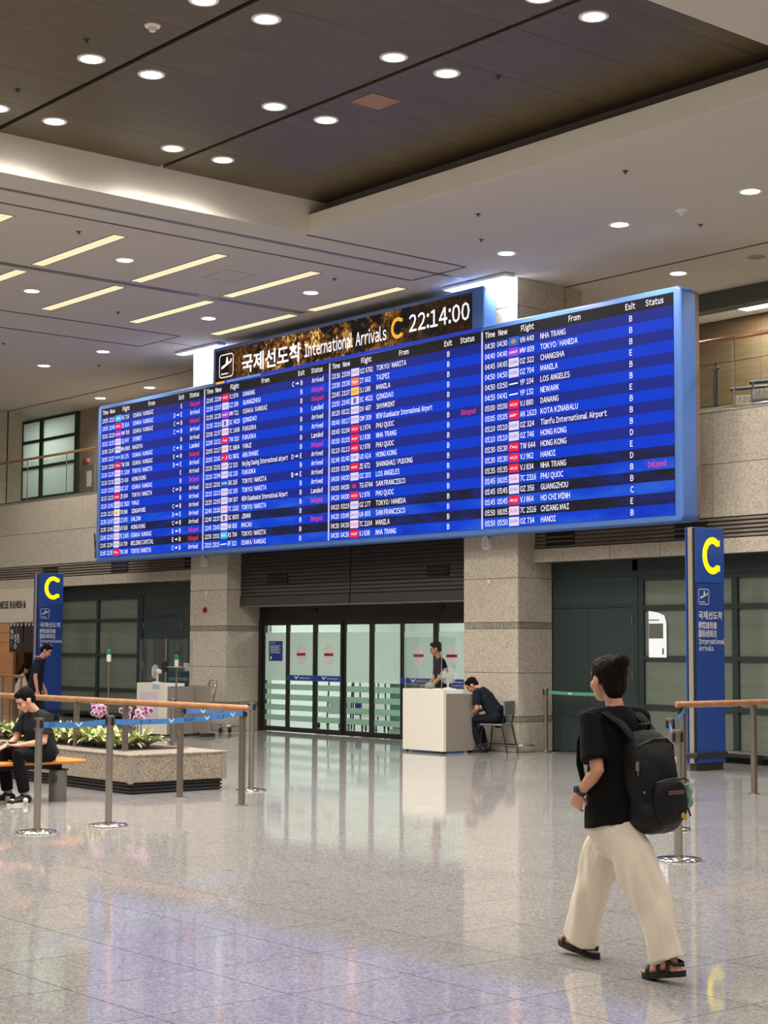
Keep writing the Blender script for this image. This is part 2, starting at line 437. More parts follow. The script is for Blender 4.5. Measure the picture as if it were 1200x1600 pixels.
# ---- granite wall with parapet, louvre strip and lintel
wall = struct('wall_back', MB().box(-46, -26.6, WALL+0.03, 19.0, 2.945, 4.9).box(-26.6, -19.8, 18.75, 19.0, 3.35, 4.9).box(-19.8, 8, WALL+0.03, 19.0, 2.945, 4.9), 'stone_joint')
P0 = 0.983
for k in range(-24, 8):
    x0 = -15.04+k*P0
    if x0 < -38.5: continue
    for z0, z1 in ((4.21, 4.945), (3.455, 4.21)):
        obj('granite_panel', MB().rbox(x0+0.004, x0+P0-0.004, WALL, WALL+0.03, z0+0.004, z1-0.004, 0.002), 'wall_granite', wall)
for k in range(-24, 8):
    x0 = -15.04+k*P0
    if -27.9 < x0+P0/2 < -18.5 or x0 < -38.5: continue
    x1 = x0+P0
    if x0 < -27.8 < x1: x1 = -27.8
    if x0 < -18.6 < x1: x0 = -18.6
    obj('lintel_panel', MB().rbox(x0+0.004, x1-0.004, WALL, WALL+0.03, 2.945, 3.155, 0.002), 'wall_granite', wall)
obj('parapet_cap', MB().rbox(-46, 8, WALL-0.005, 19.0, 4.945, 4.965, 0.004), 'alu', wall)
for (x0, x1) in ((-38.5, -27.82), (-18.58, -9)):
    obj('louver_bed', MB().box(x0, x1, WALL+0.03, WALL+0.05, 3.155, 3.455), 'slot_dark', wall)
    for k in range(5):
        z = 3.165+k*0.058
        obj('louver_slat', MB().add([(x0,WALL+0.03,z),(x1,WALL+0.03,z),(x1,WALL-0.004,z+0.012),(x0,WALL-0.004,z+0.012),(x0,WALL+0.01,z+0.047),(x1,WALL+0.01,z+0.047),(x1,WALL+0.03,z+0.047),(x0,WALL+0.03,z+0.047)],
            [(0,1,2,3),(3,2,5,4),(4,5,6,7),(0,3,4,7),(1,6,5,2)]), 'louver', wall)
for (x0, x1) in ((-34.44,-33.78), (-31.42,-30.75), (-28.57,-27.85), (-18.33,-17.73), (-15.74,-15.16)):
    v = obj('air_vent', MB().box(x0, x1, WALL-0.012, WALL+0.03, 3.19, 3.40), 'vent_black', wall)
    for k in range(2): obj('vent_blade', MB().box(x0, x1, WALL-0.018, WALL-0.012, 3.25+k*0.07, 3.262+k*0.07), 'louver', v)

# ---- granite columns, stone course by stone course
def column(x0, x1, y0, y1, zs=(0.0,0.46,0.55,1.22,1.91,2.01,2.70,3.44,4.19,4.94,5.69,6.44,7.0,ZC)):
    c = struct('column', MB().box(x0+0.03, x1-0.03, y0+0.03, y1-0.03, 0, ZC), 'stone_joint')
    for a, b in zip(zs[:-1], zs[1:]):
        bd = (b-a) < 0.12; m = 'band_granite' if bd else 'wall_granite'; i = 0.004 if bd else 0.0
        obj('granite_slab', MB().rbox(x0+i, x1-i, y0+i, y0+0.03, a+0.003, b-0.003, 0.004), m, c)
        obj('granite_slab', MB().rbox(x1-0.03, x1-i, y0+0.03+0.004, y1, a+0.003, b-0.003, 0.004), m, c)
        obj('granite_slab', MB().rbox(x0+i, x0+0.03, y0+0.03+0.004, y1, a+0.003, b-0.003, 0.004), m, c)
    return c
column(-27.80, -26.54, 18.30, 19.38)
column(-19.84, -18.60, 18.30, 19.38)
column(-39.06, -37.80, 18.30, 19.38)
for n, (x0, x1) in enumerate(((-27.75, -26.6), (-19.8, -18.65), (-39.0, -37.85))):
    tag(obj('wall_pier', MB().box(x0, x1, 19.44, 19.82, 4.9, ZC), 'wall_granite'), kind='structure')
    tag(obj('wall_pier_joint', MB().box(x0+.02, x1-.02, 19.38, 19.44, 4.9, ZC), 'black'), kind='structure')

# ---- shutter housing over the sliding doors
sh = struct('door_4', MB().box(-26.54, -19.84, 18.66, 19.2, 2.385, 3.4), 'slot_dark')
for (x0, x1) in ((-26.54, -23.18), (-23.14, -19.84)):
    obj('shutter_skirt', MB().rbox(x0, x1, 18.60, 18.66, 2.39, 2.56, 0.008), 'shutter', sh)
    for k in range(12):
        z = 2.565+k*0.069
        obj('shutter_slat', MB().add([(x0,18.66,z),(x1,18.66,z),(x1,18.62,z+0.01),(x0,18.62,z+0.01),(x0,18.63,z+0.062),(x1,18.63,z+0.062),(x1,18.66,z+0.066),(x0,18.66,z+0.066)],
            [(0,1,2,3),(3,2,5,4),(4,5,6,7),(0,3,4,7),(1,6,5,2)]), 'shutter', sh)
for (x0, x1) in ((-25.65,-25.02), (-21.10,-20.55)):
    v = obj('air_vent', MB().box(x0, x1, 18.606, 18.64, 2.80, 2.98), 'vent_black', sh)
    for k in range(2): obj('vent_blade', MB().box(x0, x1, 18.60, 18.606, 2.855+k*0.06, 2.866+k*0.06), 'shutter', v)
obj('soffit_edge', MB().box(-26.54,-19.84,18.60,19.1,2.37,2.388), 'louver', sh)

# ---- automatic sliding doors: six leaves with frosted panes
DY = 19.10
d1 = struct('door_1', MB().box(-26.54, -19.84, DY-0.02, DY+0.10, 2.10, 2.385), 'door_frame')
obj('side_jamb', MB().box(-26.54, -26.43, DY-0.04, DY+0.1, 0, 2.1).box(-19.95, -19.84, DY-0.04, DY+0.1, 0, 2.1), 'door_frame', d1)
obj('door_sensor', MB().rbox(-24.95,-24.70,DY-0.06,DY-0.02,2.26,2.31,0.01).rbox(-21.40,-21.20,DY-0.06,DY-0.02,2.26,2.31,0.01), 'black', d1)
leaf_x = [(-26.43,-25.62,0), (-25.60,-24.74,1), (-24.74,-23.92,1), (-23.92,-23.12,0), (-23.12,-22.27,0), (-22.27,-21.37,1), (-21.37,-20.56,1), (-20.56,-19.95,0)]
wing = [(0,1),(0.28,0.86),(0.5,0.38),(0.72,0.86),(1,1),(0.78,0.5),(0.5,0.0),(0.22,0.5)]
for n, (x0, x1, mv) in enumerate(leaf_x):
    y = DY-(0.03 if mv else 0.0)
    fr = MB(); s_ = 0.055
    fr.box(x0, x0+s_, y-0.02, y+0.025, 0.01, 2.10).box(x1-s_, x1, y-0.02, y+0.025, 0.01, 2.10).box(x0+s_, x1-s_, y-0.02, y+0.025, 2.02, 2.10).box(x0+s_, x1-s_, y-0.02, y+0.025, 0.01, 0.10)
    lf = obj('door_leaf', fr, 'door_frame', d1)
    obj('pane', MB().box(x0+s_, x1-s_, y-0.004, y+0.004, 0.10, 2.02), 'clear_glass', lf)
    a, b = x0+s_+0.004, x1-s_-0.004
    obj('frosted_film', MB().box(a, b, y+0.006, y+0.008, 0.97, 1.88), 'frost_film', lf)
    for k in range(4):
        z = 0.215+k*0.195
        obj('frosted_band', MB().box(a, b, y+0.006, y+0.008, z, z+0.105), 'frost_band', lf)
    cx = (x0+x1)/2
    if mv:
        ring = [(cx+0.155*math.cos(2*PI*i/28), 1.47+0.195*math.sin(2*PI*i/28)) for i in range(28)]
        sg = obj('no_entry_disc', MB().prism(ring, 0.0, 0.003, (0, y-0.005, 0)), mat('disc_grey', lin(222,222,218), 0.5), lf)
        obj('red_bar', MB().box(cx-0.135, cx+0.135, y-0.0105, y-0.0085, 1.445, 1.495), 'print_red', lf)
        obj('blue_stripe', MB().box(x0+0.002, x1-0.002, y-0.024, y-0.021, 0.98, 1.08), 'print_blue', lf)
        t = MB(); t.flat(([(cx-0.20+p*0.15, 1.0+q*0.07) for p, q in wing], [(0,1,6,7),(1,2,6),(2,3,6),(3,4,5,6)]), (0, y-0.0245, 0), X3, Z3)
        put_text(t, 'Incheon Airport', (cx-0.03, y-0.0245, 1.015), X3, Z3, 0.036, w=0.33)
        obj('airport_logo', t, 'print_white', lf)
    if n == 0:
        nt_ = obj('notice_sticker', MB().box(-26.24, -25.80, y-0.008, y-0.005, 1.34, 1.72), 'print_blue', lf)
        t = MB(); put_text(t, 'NOTICE', (-26.20, y-0.0085, 1.665), X3, Z3, 0.03)
        for k in range(5): t.flat(([(-26.20, 1.62-k*.032), (-25.86-0.05*(k % 2), 1.62-k*.032), (-25.86-0.05*(k % 2), 1.632-k*.032), (-26.20, 1.632-k*.032)], [(0,1,2,3)]), (0, y-0.0085, 0), X3, Z3)
        t.flat(([(-26.2+0.03*math.cos(i*PI/5), 1.40+0.035*math.sin(i*PI/5)) for i in range(10)], [tuple(range(10))]), (0.03, y-0.0085, 0), X3, Z3)
        obj('notice_print', t, 'print_white', lf)

# ---- dark green door and frosted glazing, right and left of the columns
def glazing(name, x0, x1, vs, zs, y=DY, pane_m='blind_glass', fm='frame_green', ft=0.05, skip=()):
    """frame of mullions vs (x positions) and rails zs; one pane object per field"""
    fr = MB()
    for x in vs: fr.box(x-ft, x+ft, y-0.05, y+0.05, zs[0], zs[-1])
    for z in zs: fr.box(x0, x1, y-0.045, y+0.045, z-0.035, z+0.035)
    w_ = struct(name, fr, fm)
    for a, b in zip(vs[:-1], vs[1:]):
        for c, d in zip(zs[:-1], zs[1:]):
            obj('pane', MB().box(a+ft, b-ft, y-0.006, y+0.006, c+0.035, d-0.035), pane_m, w_)
    return w_
def double_door(name, x0, x1, y=DY):
    dd = struct(name, MB().box(x0-0.09, x0, y-0.05, y+0.05, 0, 2.70).box(x1, x1+0.09, y-0.05, y+0.05, 0, 2.70).box(x0-0.09, x1+0.09, y-0.05, y+0.05, 2.70, 2.78).box(x0, x1, y-0.04, y+0.04, 2.23, 2.27), 'frame_green')
    xm = (x0+x1)/2
    obj('transom_panel', MB().rbox(x0, x1, y-0.03, y+0.02, 2.27, 2.70, 0.004), 'door_green', dd)
    for a, b in ((x0, xm), (xm, x1)):
        l = obj('door_leaf', MB().rbox(a+0.004, b-0.004, y-0.03, y+0.02, 0.01, 2.23, 0.006), 'door_green', dd)
        hx = a+0.03 if a == x0 else b-0.03
        for z in (0.28, 1.15, 1.98): obj('hinge', MB().cyl((hx, y-0.04, z), (hx, y-0.04, z+0.14), 0.012, 8), 'steel', l)
        obj('door_seal', MB().box(a+0.004, b-0.004, y-0.034, y-0.03, 1.06, 1.075), 'frame_green', l)
    return dd
double_door('door_2', -18.80, -16.90)
double_door('door_3', -30.78, -29.25)
w1 = glazing('window_1', -16.80, -9.0, [-16.75,-15.90+0.9,-13.2,-11.4,-9.0], [0.12,0.75,1.47,2.22,2.66])
w2 = glazing('window_2', -34.45, -30.90, [-34.40,-32.67,-30.94], [0.12,0.66,1.41,2.17,2.66])
obj('frame_header', MB().box(-16.9, -9, DY-0.06, DY+0.06, 2.69, 2.945), 'frame_green', w1)
obj('frame_header', MB().box(-34.45, -30.86, DY-0.06, DY+0.06, 2.69, 2.945), 'frame_green', w2)
tag(obj('door_header', MB().box(-18.9, -16.8, DY-0.06, DY+0.06, 2.78, 2.945).box(-30.87, -27.8, DY-0.06, DY+0.06, 2.78, 2.945).box(-29.16, -27.8, DY-0.05, DY+0.05, 0, 2.8).box(-18.95,-18.6,DY-0.05,DY+0.05,0,2.945), 'door_green'), kind='structure')
tag(obj('skirting_bar', MB().cyl((-16.7, 18.93, 0.17), (-9, 18.93, 0.17), 0.022, 10).box(-16.5,-16.46,18.92,19.06,0.0,0.17).box(-14.6,-14.56,18.92,19.06,0.0,0.17).box(-12.9,-12.86,18.92,19.06,0,0.17), 'steel'), kind='structure')
# white printed sheet taped to the right glazing
sheet = thing('paper_sheet', 'white printed sheet taped inside the glazing beside the green door', 'notice', (-16.42, DY-0.055, 1.48))
obj('sheet', MB().prism([(-0.17,0),(0.17,0),(0.17,0.52),(0.13,0.62),(0.02,0.66),(-0.17,0.69)], 0, 0.003), mat('sheet_white_glow', lin(236,240,242), 0.5, em=(0.8,0.85,0.9), ems=0.28), sheet)  # faint emission put into the paper, so it glows without being a lamp
obj('printed_photo', MB().box(-0.165,0.11,-0.006,-0.0035,0.28,0.50), mat('photo_grey', lin(96,98,92), 0.5), sheet)
obj('printed_mark', MB().prism([(0.09,0.06),(0.105,0.03),(0.12,0.06),(0.12,0.12),(0.105,0.15),(0.09,0.12)], 0.0035, 0.006).box(-0.165,0.03,-0.006,-0.0035,0.545,0.56), mat('mark_green', lin(60,90,80), 0.5), sheet)

# ---- outer shell
struct('wall_left', MB().box(-46.2, -46, -10, 27, 0, 8.2), 'ceiling_white')
struct('wall_right', MB().box(8, 8.2, -10, 27, 0, 8.2), 'ceiling_white')
struct('wall_front', MB().box(-46, 8, -10.2, -10, 0, 8.2), 'ceiling_white')

# ---- shop front at the far left
shop = struct('wall_shop', MB().box(-38.5, -34.45, WALL, 19.3, 2.15, 2.95).box(-34.75, -34.45, WALL, 19.3, 0, 2.15), mat('shop_wall', lin(206,196,178), 0.7))
for k in range(9):
    obj('wood_board', MB().rbox(-38.5, -35.78, WALL+0.02, WALL+0.06, 0.0+k*0.239, 0.236+k*0.239, 0.004), mat('shop_wood', lin(196,140,92), 0.45, var=0.15, scale=3, stretch=(0.7,1,8)), shop)
obj('wood_jamb', MB().box(-35.78, -35.65, WALL-0.02, WALL+0.2, 0, 2.15), mat('jamb_brown', lin(120,74,44), 0.4), shop)
tag(obj('wall_shop_inside', MB().box(-38, -34.4, 21.4, 21.5, 0, 3).box(-34.46, -34.4, 19.2, 21.4, 0, 2.9).box(-38.6, -38.5, 18.7, 21.4, 0, 2.9).box(-38.6,-34.4,19.25,21.5,2.7,2.8), mat('shop_cream', lin(240,214,176), 0.7)), kind='structure')
lt = MB(); put_text(lt, 'JAPANESE RAMEN &', (-35.24, WALL-0.012, 2.485), X3, Z3, 0.17, w=1.76, bold=0.03, align='r')
letters = obj('shop_lettering', lt, 'print_dark'); tag(letters, 'black letters on the beige shop wall above the wooden boards', 'sign')

# ---- baggage hall behind the sliding doors
tag(obj('wall_baggage_hall', MB().box(-30, -18, 26.0, 26.2, 0, 3.2).box(-30.2, -30, 19.3, 26, 0, 3.2).box(-18, -17.8, 19.3, 26, 0, 3.2).box(-30, -18, 19.2, 26, 3.1, 3.2).box(-28,-26.5,19.2,19.3,0,3.1).box(-19.8,-17.8,19.2,19.3,0,3.1).box(-26.5,-19.8,19.21,19.3,2.3,3.1), mat('hall_white', lin(226,232,226), 0.6)), kind='structure')
def area(name, loc, sx, sy, watt, col, rot=(0,0,0)):
    l = bpy.data.lights.new(name, 'AREA'); l.shape = 'RECTANGLE'; l.size = sx; l.size_y = sy; l.energy = watt; l.color = col
    o = bpy.data.objects.new(name, l); COL.objects.link(o); o.location = loc; o.rotation_euler = rot; return o
for k, x in enumerate((-27.5, -23.5, -19.8)):
    p = thing('ceiling_panel_light', '%s bright panel light on the baggage hall ceiling behind the glass doors' % ['left', 'middle', 'right'][k], 'light', (x, 22.5, 3.1), group='panel lights in the baggage hall')
    obj('light_frame', MB().box(-0.62,0.62,-1.72,1.72,-0.03,0), 'white_paint', p)
    obj('light_diffuser', MB().box(-0.58,0.58,-1.68,1.68,-0.036,-0.03), emit('panel_lens', (0.9,1.0,0.92), 2.2), p)
    a_ = area('lamp', (0, 0, -0.06), 1.15, 3.3, INNER_W, (0.93, 1.0, 0.95)); a_.parent = p

# ---- upper gallery
tag(obj('floor_gallery', MB().box(-46, 8, 19.0, 24, 4.7, 4.86), mat('gallery_floor', lin(170,160,148), 0.3)), kind='structure')
tag(obj('wall_gallery_left', MB().box(-36.5, -20.2, 20.7, 20.9, 4.86, ZC).box(-46, -39.6, 20.7, 20.9, 4.86, ZC), mat('gallery_wall', lin(160,147,130), 0.6, var=0.03)), kind='structure')
tag(obj('wall_gallery_end', MB().box(-20.3, -20.2, 20.9, 23.6, 4.86, ZC), mat('gallery_wall', lin(150,138,122), 0.6)), kind='structure')
glazing('window_3', -39.6, -36.6, [-39.55,-38.46,-36.65], [5.4,6.2,6.88,7.42], y=20.72, pane_m='frost_film', ft=0.075)
tag(obj('wall_gallery_room', MB().box(-39.9, -36.2, 23.0, 23.1, 4.86, ZC).box(-40.0, -39.9, 20.9, 23, 4.86, ZC).box(-36.3, -36.2, 20.9, 23, 4.86, ZC).box(-39.6,-36.6,20.69,20.75,4.86,5.37), 'hall_white'), kind='structure')
p = thing('room_light', 'ceiling light of the lit room behind the left gallery window', 'light', (-38.1, 21.9, ZC))
obj('light_frame', MB().box(-0.62,0.62,-0.32,0.32,-0.03,0), 'white_paint', p)
obj('light_diffuser', MB().box(-0.58,0.58,-0.28,0.28,-0.036,-0.03), emit('room_lens', (0.92,1.0,0.94), 2.0), p)
area('lamp', (0,0,-0.06), 1.1, 0.5, 70, (0.92,1.0,0.94)).parent = p
gw = struct('wall_gallery_right', MB().box(-20.2, 8, 23.56, 23.7, 4.86, ZC), 'stone_joint')
for k in range(6):
    for j, (z0, z1) in enumerate(((4.86, 5.93), (5.93, 6.68), (6.68, 7.44))):
        x0 = -19.28+k*1.4
        obj('wood_panel', MB().rbox(x0+0.005, x0+1.395, 23.5, 23.56, z0+0.004, z1-0.004, 0.003), 'wood_wall', gw)
tag(obj('gallery_jamb', MB().box(-19.95, -19.3, 23.46, 23.56, 4.86, ZC), 'off_white'), kind='structure')
tag(obj('gallery_beam', MB().box(-20.2, 8, 21.5, 21.8, 7.16, 7.6), mat('beam_dark', lin(70,72,66), 0.6)), kind='structure')
p = thing('gallery_panel_light', 'bright square panel light under the upper gallery ceiling at the right edge', 'light', (-17.3, 22.75, ZC), group=None)
obj('light_frame', MB().box(-0.52,0.52,-0.32,0.32,-0.03,0), 'white_paint', p)
obj('light_diffuser', MB().box(-0.5,0.5,-0.3,0.3,-0.036,-0.03), emit('gallery_lens', (0.85,0.95,1.0), 9.0), p)
a_ = area('lamp', (0,0,-0.05), 1.0, 0.6, MEZZ_W, (0.9,0.97,1.0)); a_.parent = p

# ================================================================== LAMPS
dl_proto = None
spot = bpy.data.lights.new('downlight_lamp', 'SPOT'); spot.energy = LAMP_W; spot.color = LAMP_COL
spot.spot_size = math.radians(156); spot.spot_blend = 0.7; spot.shadow_soft_size = 0.12
def downlight(x, y, z, label, group, strong=1.0):
    global dl_proto
    if dl_proto is None:
        t = thing('downlight', label, 'light', (x, y, z), 0, group)
        obj('trim_ring', MB().lathe([(0.118,-0.001),(0.118,-0.012),(0.15,-0.012),(0.155,-0.004),(0.155,0.0)], n=24), 'white_paint', t, True)
        obj('lens', MB().lathe([(0.0,-0.004),(0.117,-0.004),(0.117,0.0),(0.0,0.0)], n=24), 'lamp_lens', t)
        l = bpy.data.objects.new('lamp', spot); COL.objects.link(l); l.parent = t; l.location = (0, 0, -0.13)
        dl_proto = t; return t
    return tag(dup(dl_proto, (x, y, z), None, label), group=group)
GX = [-17.76, -15.57, -13.40, -11.20]
GY = [12.10, 11.33, 9.64, 8.88, 7.20, 6.45, 4.75, 4.0]
for j, y in enumerate(GY):
    for i, x in enumerate(GX):
        downlight(x, y, ZW, 'downlight in the brown wood ceiling, %s row from the board, %s from the left' % (ORD[j], ORD[i]), 'downlights in the wood ceiling')
for i, x in enumerate((-19.8, -17.56, -15.32, -13.09, -10.85)):
    if i == 0: continue
    downlight(x, 17.05, ZC, 'downlight in the white ceiling near the board, %s right of the right column' % ORD[i-1], 'downlights in the white ceiling above the board')
for x, y, l in ((-21.67,13.0,'upper left downlight between the linear lights, beside the nearest strip'), (-24.6,13.0,'leftmost downlight between the linear lights'),
                (-24.6,16.5,'downlight between the linear lights closest to the left column'), (-21.67,16.55,'downlight between the linear lights just above the arrivals title'),
                (-28.81,16.82,'downlight left of the left column beyond the double slot'), (-31.1,16.75,'leftmost downlight beyond the double slot in the white ceiling'),
                (-33.4,16.75,'downlight at the far left end of the white ceiling')):
    downlight(x, y, ZC, l, 'downlights in the white ceiling')
for x, l in ((-16.76,'downlight over the upper gallery right of the board'), (-32.17,'right one of two downlights over the upper gallery at left'), (-34.34,'left one of two downlights over the upper gallery at left'), (-13.2,'downlight over the upper gallery beyond the right edge')):
    downlight(x, 20.0, ZC, l, 'downlights over the gallery')
for x in (-42, -38, -34, -30.5):                       # the rest of the hall, out of the picture
    for y in (-6, -1, 4, 9, 13): downlight(x, y, ZC, 'round downlight in the hall ceiling outside the picture', 'downlights outside the picture')
for x in (-26.5, -21.7):
    for y in (-6, -1, 3.9, 9.5): downlight(x, y, ZC, 'round downlight in the hall ceiling outside the picture', 'downlights outside the picture')
for x in (-7.5, -4, 0, 4):
    for y in (-6, -1, 4, 8.5, 13, 17): downlight(x, y, ZC, 'round downlight in the hall ceiling outside the picture', 'downlights outside the picture')
# linear lights
ln = 0
for r_, (x0, x1) in enumerate(((-22.86, -20.42), (-25.84, -23.36))):
    for k in range(7):
        y = 17.46-1.765*k+(0.0 if r_ == 0 else 0.0)
        t = thing('linear_light', 'recessed linear ceiling light, %s strip %s the board in the %s row' % (ORD[k], 'from', ['right', 'left'][r_]), 'light', ((x0+x1)/2, y, ZC), 0, 'linear ceiling lights')
        h = (x1-x0)/2
        obj('light_frame', MB().box(-h-0.015, h+0.015, -0.115, -0.1, -0.004, 0).box(-h-0.015, h+0.015, 0.1, 0.115, -0.004, 0).box(-h-0.015,-h,-0.1,0.1,-0.004,0).box(h,h+0.015,-0.1,0.1,-0.004,0), 'slot_dark', t)
        obj('light_diffuser', MB().box(-h, h, -0.1, 0.1, -0.003, 0), 'linear_lens', t)
# floodlights on the column heads
for x, l in ((-27.15, 'white floodlight fixture at the head of the left column'), (-19.2, 'white floodlight fixture at the head of the right column')):
    t = thing('column_floodlight', l, 'light', (x, 18.0, ZC), 0, 'floodlights at the column heads')
    obj('light_housing', MB().rbox(-0.75, 0.75, -0.10, 0.12, -0.06, 0, 0.02), 'white_paint', t)
    obj('light_lens', MB().box(-0.7, 0.7, -0.07, 0.10, -0.064, -0.06), emit('flood_lens', (1,0.98,0.95), 12.0), t)
    a_ = area('lamp', (0,0,-0.09), 1.3, 0.12, COL_FLOOD_W, (1,0.98,0.95), (math.radians(48),0,0)); a_.parent = t
# smoke detectors and sprinklers
def detector(x, y, z, label):
    t = thing('smoke_detector', label, 'detector', (x, y, z))
    obj('detector_base', MB().lathe([(0.0,-0.015),(0.075,-0.015),(0.085,0)], n=18), 'white_paint', t, True)
    obj('detector_head', MB().lathe([(0.0,-0.065),(0.03,-0.06),(0.045,-0.03),(0.05,-0.015)], n=16), 'off_white', t, True)
detector(-14.32, 8.87, ZW, 'white smoke detector on the brown wood ceiling')
detector(-14.28, 17.14-0.02, ZC, 'white smoke detector on the white ceiling right of the board')
detector(-31.6, 15.9, ZC, 'white smoke detector on the white ceiling at the far left')
sp_ = None
for k, (x, y, z, l) in enumerate(((-15.1,8.55,ZW,'small sprinkler head near the smoke detector on the wood ceiling'), (-17.0,8.75,ZW,'small sprinkler head left on the wood ceiling'), (-13.1,12.6,ZW,'small sprinkler head in the far band of the wood ceiling'),
        (-13.52,15.16,ZC,'small sprinkler head on the white soffit at the right'), (-16.2,15.2,ZC,'small sprinkler head on the white soffit at its middle'), (-17.2,16.2,ZC,'small sprinkler head nearest the right column'), (-14.6,17.9,ZC,'small sprinkler head above the right end of the board'),
        (-20.6,11.6,ZC,'small sprinkler head beside the linear lights'), (-20.6,16.2,ZC,'small sprinkler head above the arrivals title'), (-25.2,15.0,ZC,'small sprinkler head in the left row of linear lights'), (-29.3,14.9,ZC,'small sprinkler head left of the double slot'), (-30.3,17.6,ZC,'small sprinkler head above the left end of the board'))):
    t = thing('sprinkler', l, 'sprinkler', (x, y, z), 0, 'ceiling sprinklers')
    obj('escutcheon', MB().lathe([(0.0,-0.006),(0.035,-0.006),(0.04,0)], n=12), 'slot_dark', t)
    obj('sprinkler_head', MB().lathe([(0.02,-0.035),(0.02,-0.03),(0.008,-0.028),(0.008,-0.006)], n=10), 'dark_alu', t)
t = thing('ceiling_speaker', 'round flush speaker ring in the gallery ceiling at the right edge', 'speaker', (-15.3, 20.05, ZC))
obj('speaker_ring', MB().lathe([(0.11,-0.001),(0.11,-0.008),(0.135,-0.008),(0.14,0)], n=20), 'seam_grey', t)
obj('speaker_grille', MB().lathe([(0,-0.003),(0.11,-0.003),(0.11,0)], n=20), 'louver', t)

# ================================================================== ARRIVALS BOARD
BY = 17.85
board = thing('arrivals_board', 'huge blue-framed LED board listing international arrivals, spanning both columns', 'display board', (-22.82, 18.15, 3.36))
BX, BYl, BZ = -22.82, 18.15, 3.36
def bl(mb, name, m, parent=board, smooth=False):           # world-space geometry hung on the board
    mb.v = [(x-BX, y-BYl, z-BZ) for x, y, z in mb.v]
    return obj(name, mb, m, parent, smooth)
def rrect(x0, x1, z0, z1, r, n=6):
    out = []
    for cx, cz, a0 in ((x1-r, z1-r, 0), (x0+r, z1-r, 90), (x0+r, z0+r, 180), (x1-r, z0+r, 270)):
        for i in range(n+1):
            a = math.radians(a0+90*i/n); out.append((cx+r*math.cos(a), cz+r*math.sin(a)))
    return out
def shell(x0, x1, z0, z1, r, y0, y1, e=0.035):
    """rounded box whose front edge is softly rounded"""
    rings = []
    for k in range(5):
        a = PI/2*k/4; ins = e*(1-math.sin(a)); yy = y0+e*(1-math.cos(a))
        rings.append([(x, yy, z) for x, z in rrect(x0+ins, x1-ins, z0+ins, z1-ins, max(r-ins, 0.01))])
    rings.append([(x, y1, z) for x, z in rrect(x0, x1, z0, z1, r)])
    return rings
m_ = MB(); m_.loft(shell(-30.735, -14.915, 3.36, 6.655, 0.10, BY, 18.15)); bl(m_, 'frame', 'frame_blue', smooth=True)
m_ = MB(); m_.loft([[(x, y, z) for x, z in rrect(-30.70, -14.93, 3.39, 6.63, 0.09)] for y in (18.15, 18.25)]); bl(m_, 'back_box', 'frame_back')
m_ = MB(); m_.box(-27.5,-26.8,18.2,18.3,4.0,6.2).box(-19.6,-18.8,18.2,18.3,4.0,6.2); bl(m_, 'mounting_plate', 'dark_alu')
m_ = MB(); m_.loft(shell(-26.45, -18.895, 6.50, 7.305, 0.05, BY-0.005, 18.12)); bl(m_, 'title_frame', 'frame_blue', smooth=True)
# colours of the LED rows
emit('row_dark', lin(26,40,138), 1.0); emit('row_bright', lin(0,58,206), 1.0); emit('led_header', lin(34,31,32), 1.0)
emit('led_white', lin(246,242,252), 1.25); emit('led_red', lin(255,62,108), 1.05); emit('divider', lin(196,190,246), 1.1); emit('led_line', lin(46,62,190), 1.0)
emit('led_orange', lin(255,176,56), 1.1); emit('led_skyblue', lin(96,160,240), 1.0)
def row_image(name, cols, k, off):
    """LED row showing the landscape behind the table: noise between three picture colours"""
    m = bpy.data.materials.new(name); m.use_nodes = True; MATS[name] = m; m.cycles.emission_sampling = 'NONE'
    nt = m.node_tree; b = nt.nodes['Principled BSDF']; L = nt.links.new
    b.inputs['Base Color'].default_value = (0.006,0.006,0.008,1); b.inputs['Roughness'].default_value = 0.6; b.inputs['Specular IOR Level'].default_value = 0.06
    tc = nt.nodes.new('ShaderNodeTexCoord'); mp = nt.nodes.new('ShaderNodeMapping'); mp.inputs['Scale'].default_value = (0.55, 1, 1.6); mp.inputs['Location'].default_value = off
    n = nt.nodes.new('ShaderNodeTexNoise'); n.inputs['Scale'].default_value = 1.6; n.inputs['Detail'].default_value = 6; n.inputs['Roughness'].default_value = 0.6
    r = nt.nodes.new('ShaderNodeValToRGB'); e = r.color_ramp.elements; e[0].position = 0.36; e[1].position = 0.68; e[0].color = (*cols[0],1); e[1].color = (*cols[2],1); q = e.new(0.5); q.color = (*cols[1],1)
    L(tc.outputs['Object'], mp.inputs[0]); L(mp.outputs[0], n.inputs['Vector']); L(n.outputs[0], r.inputs[0]); L(r.outputs[0], b.inputs['Emission Color']); b.inputs['Emission Strength'].default_value = 1.0
row_image('row_dark_image', (lin(24,24,30), lin(26,30,70), lin(24,40,140)), 1, (0,0,0))
row_image('row_bright_image', (lin(0,50,190), lin(4,66,210), lin(40,92,214)), 1, (3,0,1))
